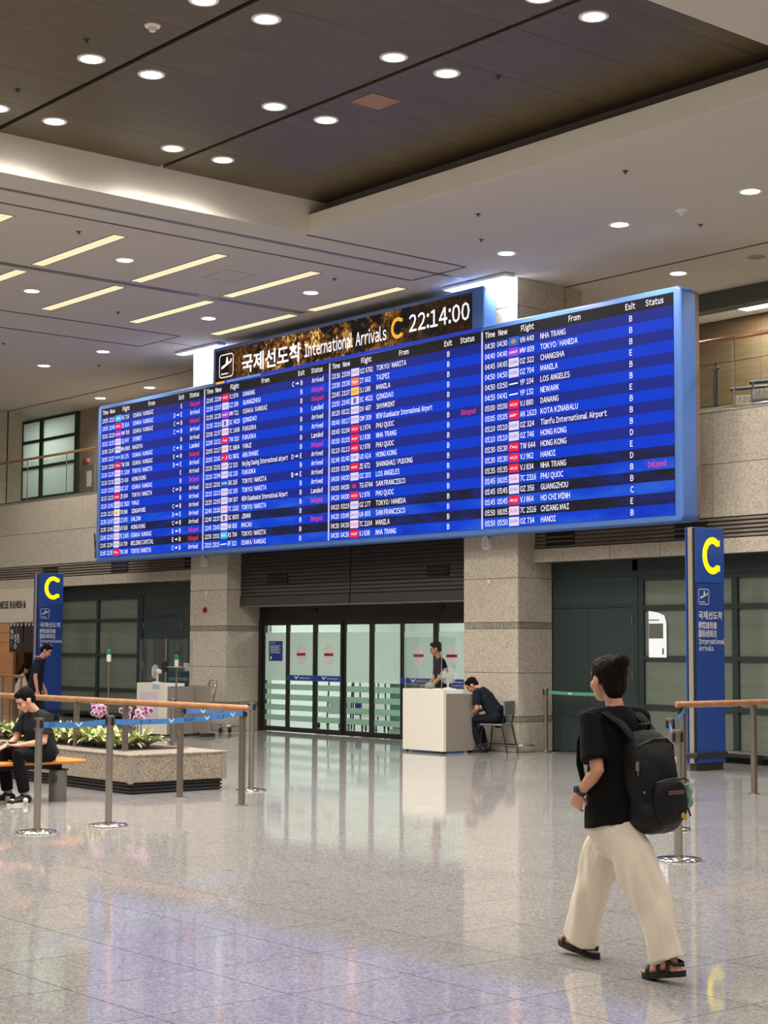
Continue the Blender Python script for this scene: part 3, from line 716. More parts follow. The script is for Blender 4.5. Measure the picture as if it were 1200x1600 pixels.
# screens
SX = [-30.58, -26.69, -22.79, -18.915, -15.04]; ZT, ZH, ZB = 6.568, 6.39, 3.45; RP = (ZH-ZB)/18
AR = '\u2192'
FL = [
[("19:55","22:15","RS 716","OSAKA/ KANSAI","E","D"),("19:55","21:46","ZE 614","OSAKA/ KANSAI","D>E","A"),("20:10","22:20","MM 709","OSAKA/ KANSAI","C>B","D"),("20:15","21:53","JQ 047","SYDNEY","C>B","A"),
 ("20:50","21:47","NH 6965","NAGOYA","B","A"),("20:55","22:17","BX 175","OSAKA/ KANSAI","C>B","L"),("21:00","22:50","TW 306","OSAKA/ KANSAI","E>B","D"),("21:10","21:25","7C 1109","TOKYO/ NARITA","D>E","A"),
 ("21:10","21:32","CX 416","HONG KONG","E","A"),("21:10","22:25","OZ 117","OSAKA/ KANSAI","B","D"),("21:15","21:23","ZE 604","TOKYO/ NARITA","C>B","A"),("21:20","21:42","OZ 3523","YANJI","B","A"),
 ("21:20","21:13","TR 896","SINGAPORE","C>B","A"),("21:30","21:47","CZ 675","DALIAN","D>E","A"),("21:35","21:46","UO 626","HONG KONG","C>B","A"),("21:40","22:35","7C 1305","OSAKA/ KANSAI","E>B","D"),
 ("21:45","22:34","CA 709","BEIJING/CAPITAL","E>B","D"),("21:45","21:35","TW 246","TOKYO/ NARITA","C>B","A")],
[("21:45","22:09","VJ 974","DANANG","C>B","A"),("21:50","23:37","CZ 339","GUANGZHOU","B","D"),("21:50","22:20","MM 711","OSAKA/ KANSAI","B","D"),("21:55","22:10","SC 4619","QINGDAO","B","L"),
 ("22:00","21:57","7C 1408","FUKUOKA","B","A"),("22:00","22:11","TW 310","FUKUOKA","B","A"),("22:05","22:17","7C 8804","YANJI","B","L"),("22:05","22:41","RJ 3601","ABU DHABI","B","D"),
 ("22:10","22:01","CZ 315","Beijing Daxing International airport","D>E","A"),("22:10","22:04","OZ 135","FUKUOKA","B","A"),("22:15","22:01","BX 165","TOKYO/ NARITA","B>E","A"),("22:15","22:13","OZ 105","TOKYO/ NARITA","B","A"),
 ("22:25","22:03","OM 307","NEW Ulaanbaatar International Airport","B","L"),("22:40","23:28","7C 1102","TOKYO/ NARITA","B","D"),("22:40","22:37","SC 8003","JINAN","B",""),("22:45","23:43","NX 826","MACAU","B","D"),
 ("22:50","23:01","RS 704","TOKYO/ NARITA","B",""),("23:15","23:15","RF 313","OSAKA/ KANSAI","B","")],
[("23:30","23:09","OZ 6761","TOKYO/ NARITA","B",""),("23:30","23:30","IT 602","TAIPEI","B",""),("23:45","23:37","SJ 188","MANILA","B",""),("23:50","23:45","SC 4621","QINGDAO","B",""),
 ("00:20","00:21","DV 487","SHYMKENT","B",""),("00:40","00:17","OM 309","NEW Ulaanbaatar International Airport","B",""),("00:45","01:04","VJ 974","PHU QUOC","B","D"),("00:50","01:03","VJ 838","NHA TRANG","B",""),
 ("01:10","01:13","VJ 978","PHU QUOC","B",""),("01:40","01:40","UO 614","HONG KONG","B",""),("03:30","03:30","ZE 672","SHANGHAI/ PUDONG","B",""),("04:00","04:00","OZ 203","LOS ANGELES","B",""),
 ("04:00","04:00","TG 6744","SAN FRANCISCO","B",""),("04:20","04:00","VJ 976","PHU QUOC","B",""),("04:10","03:19","OZ 177","TOKYO/ HANEDA","B",""),("04:20","03:49","UA 805","SAN FRANCISCO","B",""),
 ("04:30","04:30","7C 2104","MANILA","B",""),("04:30","04:30","VJ 838","NHA TRANG","B","")],
[("04:30","04:30","VN 440","NHA TRANG","B",""),("04:40","04:40","MM 809","TOKYO/ HANEDA","B",""),("04:45","04:45","OZ 322","CHANGSHA","B",""),("04:50","04:50","OZ 704","MANILA","E",""),
 ("04:50","03:50","YP 104","LOS ANGELES","B",""),("04:55","04:41","YP 132","NEWARK","B",""),("05:00","05:00","VJ 880","DANANG","E",""),("05:05","05:05","AK 1623","KOTA KINABALU","B",""),
 ("05:10","05:10","OZ 324","Tianfu International Airport","B",""),("05:10","05:10","OZ 746","HONG KONG","B",""),("05:30","05:30","TW 644","HONG KONG","D",""),("05:30","05:30","VJ 962","HANOI","E",""),
 ("05:35","05:35","VJ 834","NHA TRANG","D",""),("05:45","06:05","7C 2316","PHU QUOC","B","D"),("05:45","05:45","OZ 356","GUANGZHOU","B",""),("05:45","05:45","VJ 864","HO CHI MINH","C",""),
 ("05:50","06:05","7C 2516","CHIANG MAI","E",""),("05:50","05:50","OZ 734","HANOI","B","")]]
RED, LIL, PUR, PNK, BLU, CYA = lin(240,24,66), lin(214,206,240), lin(170,60,214), lin(240,214,240), lin(0,84,214), lin(60,184,236)
LOGO = {'VJ':(RED,'w'),'TW':(RED,'w'),'ZE':(RED,'w'),'RJ':(RED,'w'),'AK':(RED,'w'),'MM':(PUR,'w'),'7C':(PNK,'p'),'BX':(BLU,'w'),'RS':(CYA,'w'),'IT':(lin(250,120,86),'w'),'SJ':(lin(252,196,110),'o'),
        'TG':(lin(60,40,130),'p'),'VN':(lin(40,110,200),'o'),'YP':(None,'w'),'RF':(None,'w'),'TR':(lin(250,236,200),'o')}
LTXT = {'VJ':'vietjet','TW':"t'way",'ZE':'eastar','RJ':'rj','AK':'air','MM':'peach','7C':'JEJUair','BX':'BUSAN','RS':'SEOUL','IT':'tiger','OZ':'ASIANA','CZ':'southern','CX':'cathay','CA':'china','NH':'ANA','JQ':'Jet','UO':'HK','OM':'MIAT','NX':'macau','DV':'scat','UA':'united','SC':'S'}
emit('logo_violet', lin(110,90,200), 1.0); emit('logo_amber', lin(240,140,30), 1.0); emit('logo_pink', lin(220,60,150), 1.0)
F0 = BY-0.012
logo_mats = {}
def darrow(mb, x, z, s):
    mb.flat(([(0,.42),(.55,.42),(.55,.2),(1,.5),(.55,.8),(.55,.58),(0,.58)], [(0,1,5,6),(1,2,3,4,5)]), (x, F0-0.006, z), (s,0,0), (0,0,s))
for c in range(4):
    x0, x1 = SX[c]+0.012, SX[c+1]-0.012
    scr = bl(MB().box(x0, x1, BY-0.008, BY+0.02, ZB, ZT), 'screen', 'led_header')
    bl(MB().box(x0, x1, F0, BY-0.008, ZH, ZT), 'header_row', 'led_header', scr)
    wt, rt = MB(), MB()
    lg = {'violet': MB(), 'amber': MB(), 'pink': MB()}
    hz = ZH+0.05
    for s_, dx in (('Time', 0.06), ('New', 0.36), ('Flight', 0.86), ('From', 1.86), ('Exit', 2.98), ('Status', 3.36)):
        put_text(wt, s_, (x0+dx, F0-0.006, hz), X3, Z3, 0.09, xs=0.74, bold=0.014)
    for r in range(18):
        z1 = ZH-r*RP; z0 = z1-RP; odd = r % 2 == 0
        img = r >= (12 if c == 3 else 14 if c == 2 else 13)
        bl(MB().box(x0, x1, F0, BY-0.008, z0+0.0005, z1-0.0005), 'flight_row', ('row_dark' if odd else 'row_bright')+('_image' if img else ''), scr)
        t1, t2, fn, fr, ex, stt = FL[c][r]; zb = z0+0.038; h = 0.086
        put_text(wt, t1, (x0+0.055, F0-0.006, zb), X3, Z3, h, w=0.225, bold=0.008)
        put_text(wt, t2, (x0+0.33, F0-0.006, zb), X3, Z3, h, w=0.225, bold=0.008)
        put_text(wt, fn, (x0+0.83, F0-0.006, zb), X3, Z3, h, xs=0.72, bold=0.008)
        W_ = text2d(fr, 0.008)[0][:, 0].max()*h/0.73*0.76
        put_text(wt, fr, (x0+1.27, F0-0.006, zb), X3, Z3, h, w=min(W_, 1.42), bold=0.008)
        if '>' in ex:
            put_text(wt, ex[0], (x0+2.80, F0-0.006, zb), X3, Z3, h, xs=0.85, bold=0.01); darrow(wt, x0+2.90, zb-0.005, 0.10); put_text(wt, ex[2], (x0+3.05, F0-0.006, zb), X3, Z3, h, xs=0.85, bold=0.01)
        else: put_text(wt, ex, (x0+3.05, F0-0.006, zb), X3, Z3, h, xs=0.85, bold=0.01)
        if stt: put_text(rt if stt == 'D' else wt, {'D':'Delayed','A':'Arrived','L':'Landed'}[stt], (x0+3.38, F0-0.006, zb), X3, Z3, h, w=0.33, bold=0.008)
        code = fn[:2]; lc, mk = LOGO.get(code, (lin(226,218,246), 'v')); lx = x0+0.585
        if lc is not None:
            if code not in logo_mats: logo_mats[code] = emit('logo_'+code.lower(), lc, 1.0)
            bl(MB().box(lx, lx+0.215, F0-0.005, F0, z0+0.016, z1-0.014), 'airline_logo', logo_mats[code], scr)
            dst = {'w': wt, 'v': lg['violet'], 'p': lg['pink'], 'o': lg['amber']}[mk]
            if code in ('VN', 'TR', 'TG'):
                for k in range(5):
                    a = math.radians(30+k*30); dst.flat(([(0,0),(0.055*math.cos(a-.2),0.06*math.sin(a-.2)),(0.075*math.cos(a),0.085*math.sin(a)),(0.055*math.cos(a+.2),0.06*math.sin(a+.2))], [(0,1,2,3)]), (lx+0.107, F0-0.008, z0+0.045), X3, Z3)
            elif code == 'SC':
                dst.flat(([(0.045*math.cos(i*PI/6),0.05*math.sin(i*PI/6)) for i in range(12)], [tuple(range(12))]), (lx+0.107, F0-0.008, z0+0.08), X3, Z3)
            else: put_text(dst, LTXT.get(code, 'air'), (lx+0.107, F0-0.008, z0+0.062), X3, Z3, 0.045, w=0.17, bold=0.01, align='c')
        else: wt.flat(([(0,0),(0.19,0.006),(0.19,0.026),(0,0.02)], [(0,1,2,3)]), (lx+0.01, F0-0.006, z0+0.065), X3, Z3)
    tag(bl(wt, 'flight_text', 'led_white', scr), kind='stuff')
    if rt.v: tag(bl(rt, 'delayed_text', 'led_red', scr), kind='stuff')
    for k_, m2 in lg.items():
        if m2.v: tag(bl(m2, 'logo_lettering', 'logo_'+k_, scr), kind='stuff')
for x in SX[1:4]: bl(MB().box(x-0.014, x+0.014, BY-0.022, BY, ZB, 6.55), 'screen_divider', 'divider')
# title strip
def gold_city(name):
    m = bpy.data.materials.new(name); m.use_nodes = True; MATS[name] = m; m.cycles.emission_sampling = 'NONE'
    nt = m.node_tree; b = nt.nodes['Principled BSDF']; L = nt.links.new
    b.inputs['Base Color'].default_value = (0.006,0.006,0.006,1); b.inputs['Roughness'].default_value = 0.6; b.inputs['Specular IOR Level'].default_value = 0.06
    tc = nt.nodes.new('ShaderNodeTexCoord')
    sx = nt.nodes.new('ShaderNodeSeparateXYZ'); L(tc.outputs['Object'], sx.inputs[0])
    n = nt.nodes.new('ShaderNodeTexNoise'); n.inputs['Scale'].default_value = 2.2; n.inputs['Detail'].default_value = 7; n.inputs['Roughness'].default_value = 0.7; L(tc.outputs['Object'], n.inputs['Vector'])
    fine = nt.nodes.new('ShaderNodeTexVoronoi'); fine.inputs['Scale'].default_value = 22; L(tc.outputs['Object'], fine.inputs['Vector'])
    sc = nt.nodes.new('ShaderNodeSeparateColor'); L(fine.outputs['Color'], sc.inputs[0])
    r = nt.nodes.new('ShaderNodeValToRGB'); e = r.color_ramp.elements; e[0].position = 0.43; e[0].color = (0,0,0,1); e[1].position = 0.57; e[1].color = (1,1,1,1); L(n.outputs[0], r.inputs[0])
    # darker towards both ends, where the picture is night sky
    mr = nt.nodes.new('ShaderNodeMath'); mr.operation = 'ABSOLUTE'; ad = nt.nodes.new('ShaderNodeMath'); ad.operation = 'ADD'; ad.inputs[1].default_value = 0.35; L(sx.outputs[0], ad.inputs[0]); L(ad.outputs[0], mr.inputs[0])
    m2 = nt.nodes.new('ShaderNodeMapRange'); m2.inputs['From Min'].default_value = 0.9; m2.inputs['From Max'].default_value = 2.9; m2.inputs['To Min'].default_value = 1; m2.inputs['To Max'].default_value = 0.06; L(mr.outputs[0], m2.inputs['Value'])
    k1 = nt.nodes.new('ShaderNodeMath'); k1.operation = 'MULTIPLY'; L(r.outputs[0], k1.inputs[0]); L(m2.outputs[0], k1.inputs[1])
    k2 = nt.nodes.new('ShaderNodeMath'); k2.operation = 'MULTIPLY'; L(k1.outputs[0], k2.inputs[0]); L(sc.outputs[1], k2.inputs[1])
    c = nt.nodes.new('ShaderNodeValToRGB'); e = c.color_ramp.elements; e[0].color = (*lin(24,21,20),1); e[1].color = (*lin(255,214,130),1); e[1].position = 0.85; q = e.new(0.35); q.color = (*lin(150,96,36),1)
    L(k2.outputs[0], c.inputs[0]); L(c.outputs[0], b.inputs['Emission Color']); b.inputs['Emission Strength'].default_value = 1.0
gold_city('gold_city')
ts = bl(MB().box(-26.33, -19.16, BY-0.016, BY-0.005, 6.635, 7.225), 'title_screen', 'gold_city')
bl(MB().box(-26.33, -18.95, BY-0.018, BY-0.005, 6.585, 6.635), 'title_line', 'led_line', ts)
bl(MB().box(-26.30, -26.02, BY-0.021, BY-0.018, 6.592, 6.63), 'accent_orange', 'led_orange', ts)
bl(MB().box(-25.95, -24.85, BY-0.021, BY-0.018, 6.592, 6.63), 'accent_blue', 'led_skyblue', ts)
tt = MB(); FY = BY-0.020
arrivals_icon(tt, (-26.20, FY, 6.69), X3, Z3, 0.47, 0.45)
put_text(tt, '국제선도착', (-25.45, FY, 6.735), X3, Z3, 0.27, w=1.83, bold=0.02)
put_text(tt, 'International Arrivals', (-23.52, FY, 6.755), X3, Z3, 0.235, w=2.27, bold=0.012)
put_text(tt, '22:14:00', (-20.67, FY, 6.80), X3, Z3, 0.285, w=1.47, bold=0.012)
tag(bl(tt, 'title_text', 'led_white', ts), kind='stuff')
cc = MB(); arc_c(cc, (-21.13, FY, 6.735), X3, Z3, 0.30, 0.36, 0.062); bl(cc, 'exit_letter', 'led_orange', ts)
# steel cable bracket at the left end
br = thing('cable_bracket', 'small steel bracket with two cables beside the left end of the board', 'bracket', (-32.0, 18.62, 3.55))
obj('bracket_foot', MB().cyl((0,0.03,0.02),(0,-0.03,0.02),0.05,10).cyl((0,-0.03,-0.03),(0,-0.03,0.14),0.028,8), 'chrome', br, True)
obj('cable', MB().tube([(0,-0.03,0.1),(-0.05,-0.02,0.3),(-0.12,0.0,0.52)],[0.02,0.022,0.014],6), 'dark_alu', br, True)
obj('cable', MB().tube([(0.02,-0.03,0.1),(0.02,-0.02,0.3),(0.0,0.0,0.42)],[0.015,0.016,0.01],6), 'steel', br, True)
# ---- two totem signs
def totem(x, label, top=3.23):
    t = thing('totem_sign', label, 'sign', (x, 17.755, 0), 0, 'blue totem signs marked C')
    obj('plinth', MB().box(-0.125, -0.02, -0.28, 0.28, 0, 0.10), 'dark_alu', t)
    obj('panel', MB().rbox(-0.125, 0, -0.285, 0.315, 0.10, 2.485, 0.006), 'sign_blue', t)
    obj('head_panel', MB().rbox(-0.128, 0.006, -0.285, 0.318, 2.492, top, 0.006), 'sign_blue_top', t)
    obj('edge_strip', MB().rbox(-0.105, -0.03, -0.315, -0.285, 0.10, top, 0.004), 'alu', t)
    obj('edge_fin', MB().box(-0.145, -0.125, -0.315, -0.20, 0.10, top), 'sign_blue', t)
    obj('edge_slot', MB().box(-0.125, -0.001, -0.295, -0.283, 0.12, top-0.01), 'black', t)
    obj('guard_bar', MB().rbox(-0.16, 0.03, -0.335, 0.33, 0.17, 0.24, 0.01), 'dark_alu', t)
    O = Vector((0.0075, 0, 0)); w = MB(); y = MB()
    arc_c(y, (0.0075, -0.14, 2.61), Y3, Z3, 0.36, 0.50, 0.088)
    obj('exit_letter', y, 'print_yellow', t)
    e = 0.0015
    arrivals_icon(w, (e, -0.225, 2.20), Y3, Z3, 0.22, 0.21)
    put_text(w, '국제선도착', (e, -0.23, 2.015), Y3, Z3, 0.085, w=0.50, bold=0.02)
    put_text(w, '國際線到着', (e, -0.23, 1.885), Y3, Z3, 0.075, w=0.38, bold=0.012)
    put_text(w, '国际线到达', (e, -0.23, 1.775), Y3, Z3, 0.075, w=0.38, bold=0.012)
    put_text(w, 'International', (e, -0.225, 1.675), Y3, Z3, 0.068, w=0.535, bold=0.016)
    put_text(w, 'Arrivals', (e, -0.225, 1.585), Y3, Z3, 0.068, w=0.30, bold=0.016)
    tag(obj('sign_text', w, 'print_white', t), kind='stuff')
    return t
totem(-14.40, 'tall blue totem sign with a yellow C beside the right-hand handrail')
totem(-32.47, 'tall blue totem sign with a yellow C at left, beside the shop', 3.17)

# ================================================================== FURNITURE
def strip(pts, h, t=0.0016):
    """belt: a thin ribbon of height h hanging along pts (top edge)"""
    mb = MB(); rings = []
    for i, p in enumerate(pts):
        p = Vector(p); d = (Vector(pts[min(i+1, len(pts)-1)])-Vector(pts[max(i-1, 0)])); n = Vector((d.y, -d.x, 0)).normalized()*t
        rings.append([p+n, p-n, p-n-Vector((0,0,h)), p+n-Vector((0,0,h))])
    return mb.loft(rings)
def belt_path(a, b, sag=0.02, n=10):
    a = Vector(a); b = Vector(b); return [a.lerp(b, i/n)-Vector((0,0,sag*4*(i/n)*(1-i/n))) for i in range(n+1)]
def belt(parent, a, b, sag=0.02, m='belt_blue', prints=()):
    """a, b local to parent; prints: (fraction, kind)"""
    pth = belt_path(a, b, sag); h = 0.05
    be = obj('belt', strip(pth, h), m, parent)
    wm, dm = MB(), MB()
    for fr, kind in prints:
        k = fr*(len(pth)-1); i = min(int(k), len(pth)-2); p = pth[i].lerp(pth[i+1], k-i); d = (pth[i+1]-pth[i]).normalized()
        n = Vector((d.y, -d.x, 0)).normalized()
        wn = CAM-(parent.matrix_world.translation+p) if False else CAM-(Vector(parent.location)+p)
        if n.dot(wn) < 0: n = -n
        ax = d if Vector((0,0,1)).cross(n).dot(d) > 0 else -d
        O = p+n*0.0035-Vector((0,0,h))
        if kind == 'v': wm.flat(([(-0.05+x*0.1, 0.004+y*0.042) for x, y in wing], [(0,1,6,7),(1,2,6),(2,3,6),(3,4,5,6)]), O, ax, (0,0,1))
        else: put_text(dm, kind, O+Vector((0,0,0.012)), ax, (0,0,1), 0.027, align='c', bold=0.01)
    if wm.v: tag(obj('belt_logo', wm, 'print_white', be), kind='stuff')
    if dm.v: tag(obj('belt_lettering', dm, mat('belt_ink', lin(44,60,110), 0.6), be), kind='stuff')
    return be
def stanchion(x, y, label, H=0.985, head='grey'):
    t = thing('stanchion', label, 'stanchion', (x, y, 0), 0, 'steel belt stanchions')
    obj('base', MB().lathe([(0.0,0.0),(0.172,0.0),(0.176,0.008),(0.165,0.018),(0.08,0.028),(0.034,0.036),(0.0,0.036)], n=32), 'chrome', t, True)
    obj('post', MB().cyl((0,0,0.03), (0,0,H-0.10), 0.0315, 16), 'steel', t, True)
    hd = obj('belt_head', MB().lathe([(0.0,H-0.105),(0.040,H-0.105),(0.042,H-0.10),(0.042,H-0.012),(0.038,H),(0.0,H)], n=16), 'head_grey', t, True)
    for a in range(4):
        obj('belt_slot', MB().box(-0.012,0.012,-0.047,-0.038,H-0.09,H-0.02) if a == 0 else MB().box(-0.012,0.012,0.038,0.047,H-0.09,H-0.02) if a == 1 else MB().box(-0.047,-0.038,-0.012,0.012,H-0.09,H-0.02) if a == 2 else MB().box(0.038,0.047,-0.012,0.012,H-0.09,H-0.02), 'black', hd)
    return t
mat('head_grey', lin(128,122,116), 0.35, 0.7)
s1 = stanchion(-13.17, 7.12, 'nearest steel stanchion at left, standing in front of the bench', 0.99)
s2 = stanchion(-13.27, 7.89, 'steel stanchion at left, second from the edge, linked by blue belts', 0.99)
s3 = stanchion(-15.58, 10.94-0.10, 'steel stanchion behind the end of the handrail beside the planter', 0.99)
s3.location = (-15.50, 11.05, 0)
s4 = stanchion(-17.60, 11.35, 'steel stanchion standing behind the planter', 0.97)
s5 = stanchion(-18.42, 18.72, 'thin steel stanchion with a green belt before the green double door', 0.985)
s6 = stanchion(-16.96, 18.72, 'steel stanchion before the green double door, hidden behind the walking woman', 0.985)
s7 = stanchion(-8.50, 10.08, 'steel stanchion just behind the black backpack, nearer of two', 0.99)
s8 = stanchion(-9.95, 11.70, 'steel stanchion behind the backpack, farther of two, belt to the handrail', 0.99)
belt(s1, (0.03,0.03,0.955), (-0.10,0.73,0.955), 0.012, prints=((0.12,'보안'),(0.55,'v')))
belt(s2, (-0.02,0.04,0.955), (-0.80,2.03,0.965), 0.03, prints=((0.2,'보'),(0.26,'안'),(0.42,'v'),(0.56,'SECURITY'),(0.7,'v'),(0.79,'보'),(0.83,'안'),(0.91,'v')))
belt(s3, (0.03,-0.03,0.955), (0.30,-1.08,0.95), 0.02, prints=((0.2,'v'),(0.45,'보안'),(0.75,'v')))
belt(s5, (0.04,0.0,0.955), (1.42,0.0,0.955), 0.015, m='belt_green', prints=((0.35,'v'),(0.85,'v')))
belt(s8, (-0.03,0.03,0.955), (-1.78,2.33,0.985), 0.03, prints=((0.3,'v'),(0.6,'v')))
belt(s7, (-0.03,0.03,0.945), (-1.42,1.58,0.955), 0.03, prints=((0.5,'v'),))

# ---- handrails with a wooden bar
def handrail(label, p0, p1, posts, zs, z=0.985):
    """p0, p1: ends of the bar (world x, y); posts: points; zs: what each stands on"""
    t = thing('handrail', label, 'handrail', (p0[0], p0[1], 0))
    o = Vector((p0[0], p0[1], 0))
    a = Vector((*p0, z))-o; b = Vector((*p1, z))-o
    obj('wooden_bar', MB().tube([a, a+(b-a)*0.004, a.lerp(b,0.5), b-(b-a)*0.004, b], [0.022,0.036,0.036,0.036,0.022], 12), 'wood_rail', t, True)
    d = (b-a).normalized()
    for (x, y), z0 in zip(posts, zs):
        x -= o.x; y -= o.y; w_ = 0.028
        pm = MB().rbox(x-w_, x+w_, y-w_, y+w_, z0+0.008, z-0.05, 0.006)
        po = obj('post', pm, 'post_steel', t)
        obj('base_plate', MB().lathe([(0.0,z0),(0.068,z0),(0.068,z0+0.006),(0.05,z0+0.012),(0.0,z0+0.012)], c=(x,y,0), n=18), 'steel', po, True)
        obj('saddle', MB().rbox(x-0.03, x+0.03, y-0.03, y+0.03, z-0.055, z-0.03, 0.005), 'post_steel', po)
    return t
r1 = handrail('wooden handrail on steel posts crossing the planter at left', (-14.02, 9.95), (-21.6, 9.95), [(-14.12,9.95),(-15.27,9.95),(-16.40,9.95),(-17.5,9.95),(-18.6,9.95),(-19.7,9.95),(-20.8,9.95)], [0,0]+[0.434]*5)
obj('belt_clip', MB().rbox(-0.08,-0.055,-0.03,0.03,0.90,0.975,0.005), 'black', r1)
obj('belt_clip', MB().rbox(-1.28,-1.22,0.03,0.05,0.89,0.965,0.005), 'black', r1)
r2 = handrail('wooden handrail on steel posts passing in front of the right totem sign', (-11.78, 13.95), (-11.78, 18.35), [(-11.78,14.06),(-11.78,15.27),(-11.78,16.5),(-11.78,17.7)], [0]*4, 1.015)
obj('belt_clip', MB().rbox(-0.03,0.03,0.06,0.085,0.91,0.985,0.005), 'black', r2)
r3 = thing('glass_barrier', 'low glass barrier with a wooden bar in front of the shop at the left edge', 'barrier', (-32.1, 16.95, 0))
obj('wooden_bar', MB().tube([(0,0,0.955),(-5.5,0.9,0.955)], 0.035, 10), 'wood_rail', r3, True)
for k in range(5):
    x, y = -0.12-k*1.25, (0.12+k*1.25)*0.9/5.5
    obj('post', MB().rbox(x-0.025,x+0.025,y-0.025,y+0.025,0,0.93,0.005), 'alu', r3)
    if k < 4:
        x2, y2 = x-1.25, y+1.25*0.9/5.5
        obj('glass_panel', MB().add([(x-0.05,y+0.01,0.1),(x2+0.05,y2-0.01,0.1),(x2+0.05,y2-0.01,0.86),(x-0.05,y+0.01,0.86)],[(0,1,2,3)]), 'clear_glass', r3)

# ---- planter with variegated plants and orchids
pl = thing('planter', 'low granite planter with a dark ribbed plinth below the handrail', 'planter', (-15.85, 9.68, 0))
obj('stone_body', MB().rbox(-7.2, 0, 0, 1.27, 0.125, 0.424, 0.012), 'planter_stone' if granite('planter_stone', (lin(120,109,96), lin(156,143,127), lin(178,166,150)), 0.5, 75, 0.06, 0.3) else None, pl)
obj('stone_cap', MB().rbox(-7.21, 0.012, -0.012, 1.282, 0.412, 0.434, 0.006), 'planter_stone', pl)
obj('soil_bed', MB().box(-7.0, -0.62, 0.30, 1.16, 0.43, 0.44), mat('soil', lin(60,46,36), 0.9, var=0.3, scale=30, bump=0.5), pl)
for (x0, x1, y0, y1) in ((-0.045, 0.006, -0.006, 0.045), (-0.05, 0.006, 1.215, 1.276)):
    obj('corner_trim', MB().rbox(x0, x1, y0, y1, 0.115, 0.43, 0.004), 'alu', pl)
obj('plinth', MB().box(-7.15, -0.05, 0.05, 1.22, 0, 0.125), 'rubber', pl)
for k in range(3):
    z = 0.012+k*0.038
    obj('plinth_rib', MB().rbox(-7.15, -0.03, 0.03, 1.24, z, z+0.022, 0.004), mat('rib_dark', lin(44,42,40), 0.5), pl)
def leaf_mat(name, centre, edge):
    m = bpy.data.materials.new(name); m.use_nodes = True; MATS[name] = m
    nt = m.node_tree; b = nt.nodes['Principled BSDF']; L = nt.links.new
    tc = nt.nodes.new('ShaderNodeTexCoord'); s = nt.nodes.new('ShaderNodeSeparateXYZ'); ab = nt.nodes.new('ShaderNodeMath'); ab.operation = 'ABSOLUTE'
    n = nt.nodes.new('ShaderNodeTexNoise'); n.inputs['Scale'].default_value = 40; ad = nt.nodes.new('ShaderNodeMath'); ad.operation = 'MULTIPLY_ADD'; ad.inputs[1].default_value = 0.02; ad.inputs[2].default_value = -0.01
    sm = nt.nodes.new('ShaderNodeMath'); sm.operation = 'ADD'
    r = nt.nodes.new('ShaderNodeValToRGB'); e = r.color_ramp.elements; e[0].position = 0.014; e[0].color = (*centre,1); e[1].position = 0.026; e[1].color = (*edge,1)
    L(tc.outputs['Object'], s.inputs[0]); L(s.outputs[0], ab.inputs[0]); L(tc.outputs['Object'], n.inputs['Vector']); L(n.outputs[0], ad.inputs[0]); L(ab.outputs[0], sm.inputs[0]); L(ad.outputs[0], sm.inputs[1]); L(sm.outputs[0], r.inputs[0]); L(r.outputs[0], b.inputs['Base Color'])
    b.inputs['Roughness'].default_value = 0.4
leaf_mat('leaf_variegated', lin(206,210,140), lin(72,104,46))
def leaf_mesh(L_, W_, droop, fold=0.25):
    mb = MB(); n = 7; rows = []
    for i in range(n):
        t = i/(n-1); w_ = W_*math.sin(PI*min(1, 0.12+t*0.88))**0.8*(1 if i < n-1 else 0.05)
        y = L_*math.sin(t*1.3)/math.sin(1.3)*0.9; z = L_*(t*0.75-droop*t*t)
        rows.append([(-w_, y, z+w_*fold), (0, y, z), (w_, y, z+w_*fold)])
    vs = [p for r in rows for p in r]; fs = []
    for i in range(n-1):
        for j in (0, 1): fs.append((i*3+j, i*3+j+1, i*3+j+4, i*3+j+3))
    return mb.add(vs, fs)
leaf_ms = [leaf_mesh(0.30, 0.034, 0.45).mesh('leaf', 'leaf_variegated', True), leaf_mesh(0.26, 0.034, 0.75).mesh('leaf', 'leaf_variegated', True), leaf_mesh(0.24, 0.030, 0.05).mesh('leaf', 'leaf_variegated', True)]
stem_me = MB().cyl((0,0,-0.02),(0,0,0.08),0.02,8,0.012).mesh('stem', mat('stem_green', lin(80,96,50), 0.6))
random.seed(3)
spots = []
for k in range(26):
    spots.append((-16.66-(k//2)*0.27+random.uniform(-.03,.03), 10.14+0.27*(k % 2)+random.uniform(-.03,.03)))
ORD += ['eleventh', 'twelfth', 'thirteenth']
PLN = ['%s from the planter corner in the %s row' % (ORD[k//2], ['front', 'back'][k % 2]) for k in range(26)]
for k, (x, y) in enumerate(spots):
    t = thing('variegated_plant', 'cream-striped leafy plant in the planter, %s' % PLN[k], 'plant', (x, y, 0.44), random.uniform(0, 6), 'variegated plants in the planter')
    link('stem', stem_me, t)
    for j in range(15):
        o = link('leaf', leaf_ms[j % 3], t, (0,0,0.03)); o.rotation_euler = (random.uniform(-0.1,0.25), 0, j*2.4+random.uniform(-.2,.2)); o.scale = [random.uniform(0.8,1.12)]*3
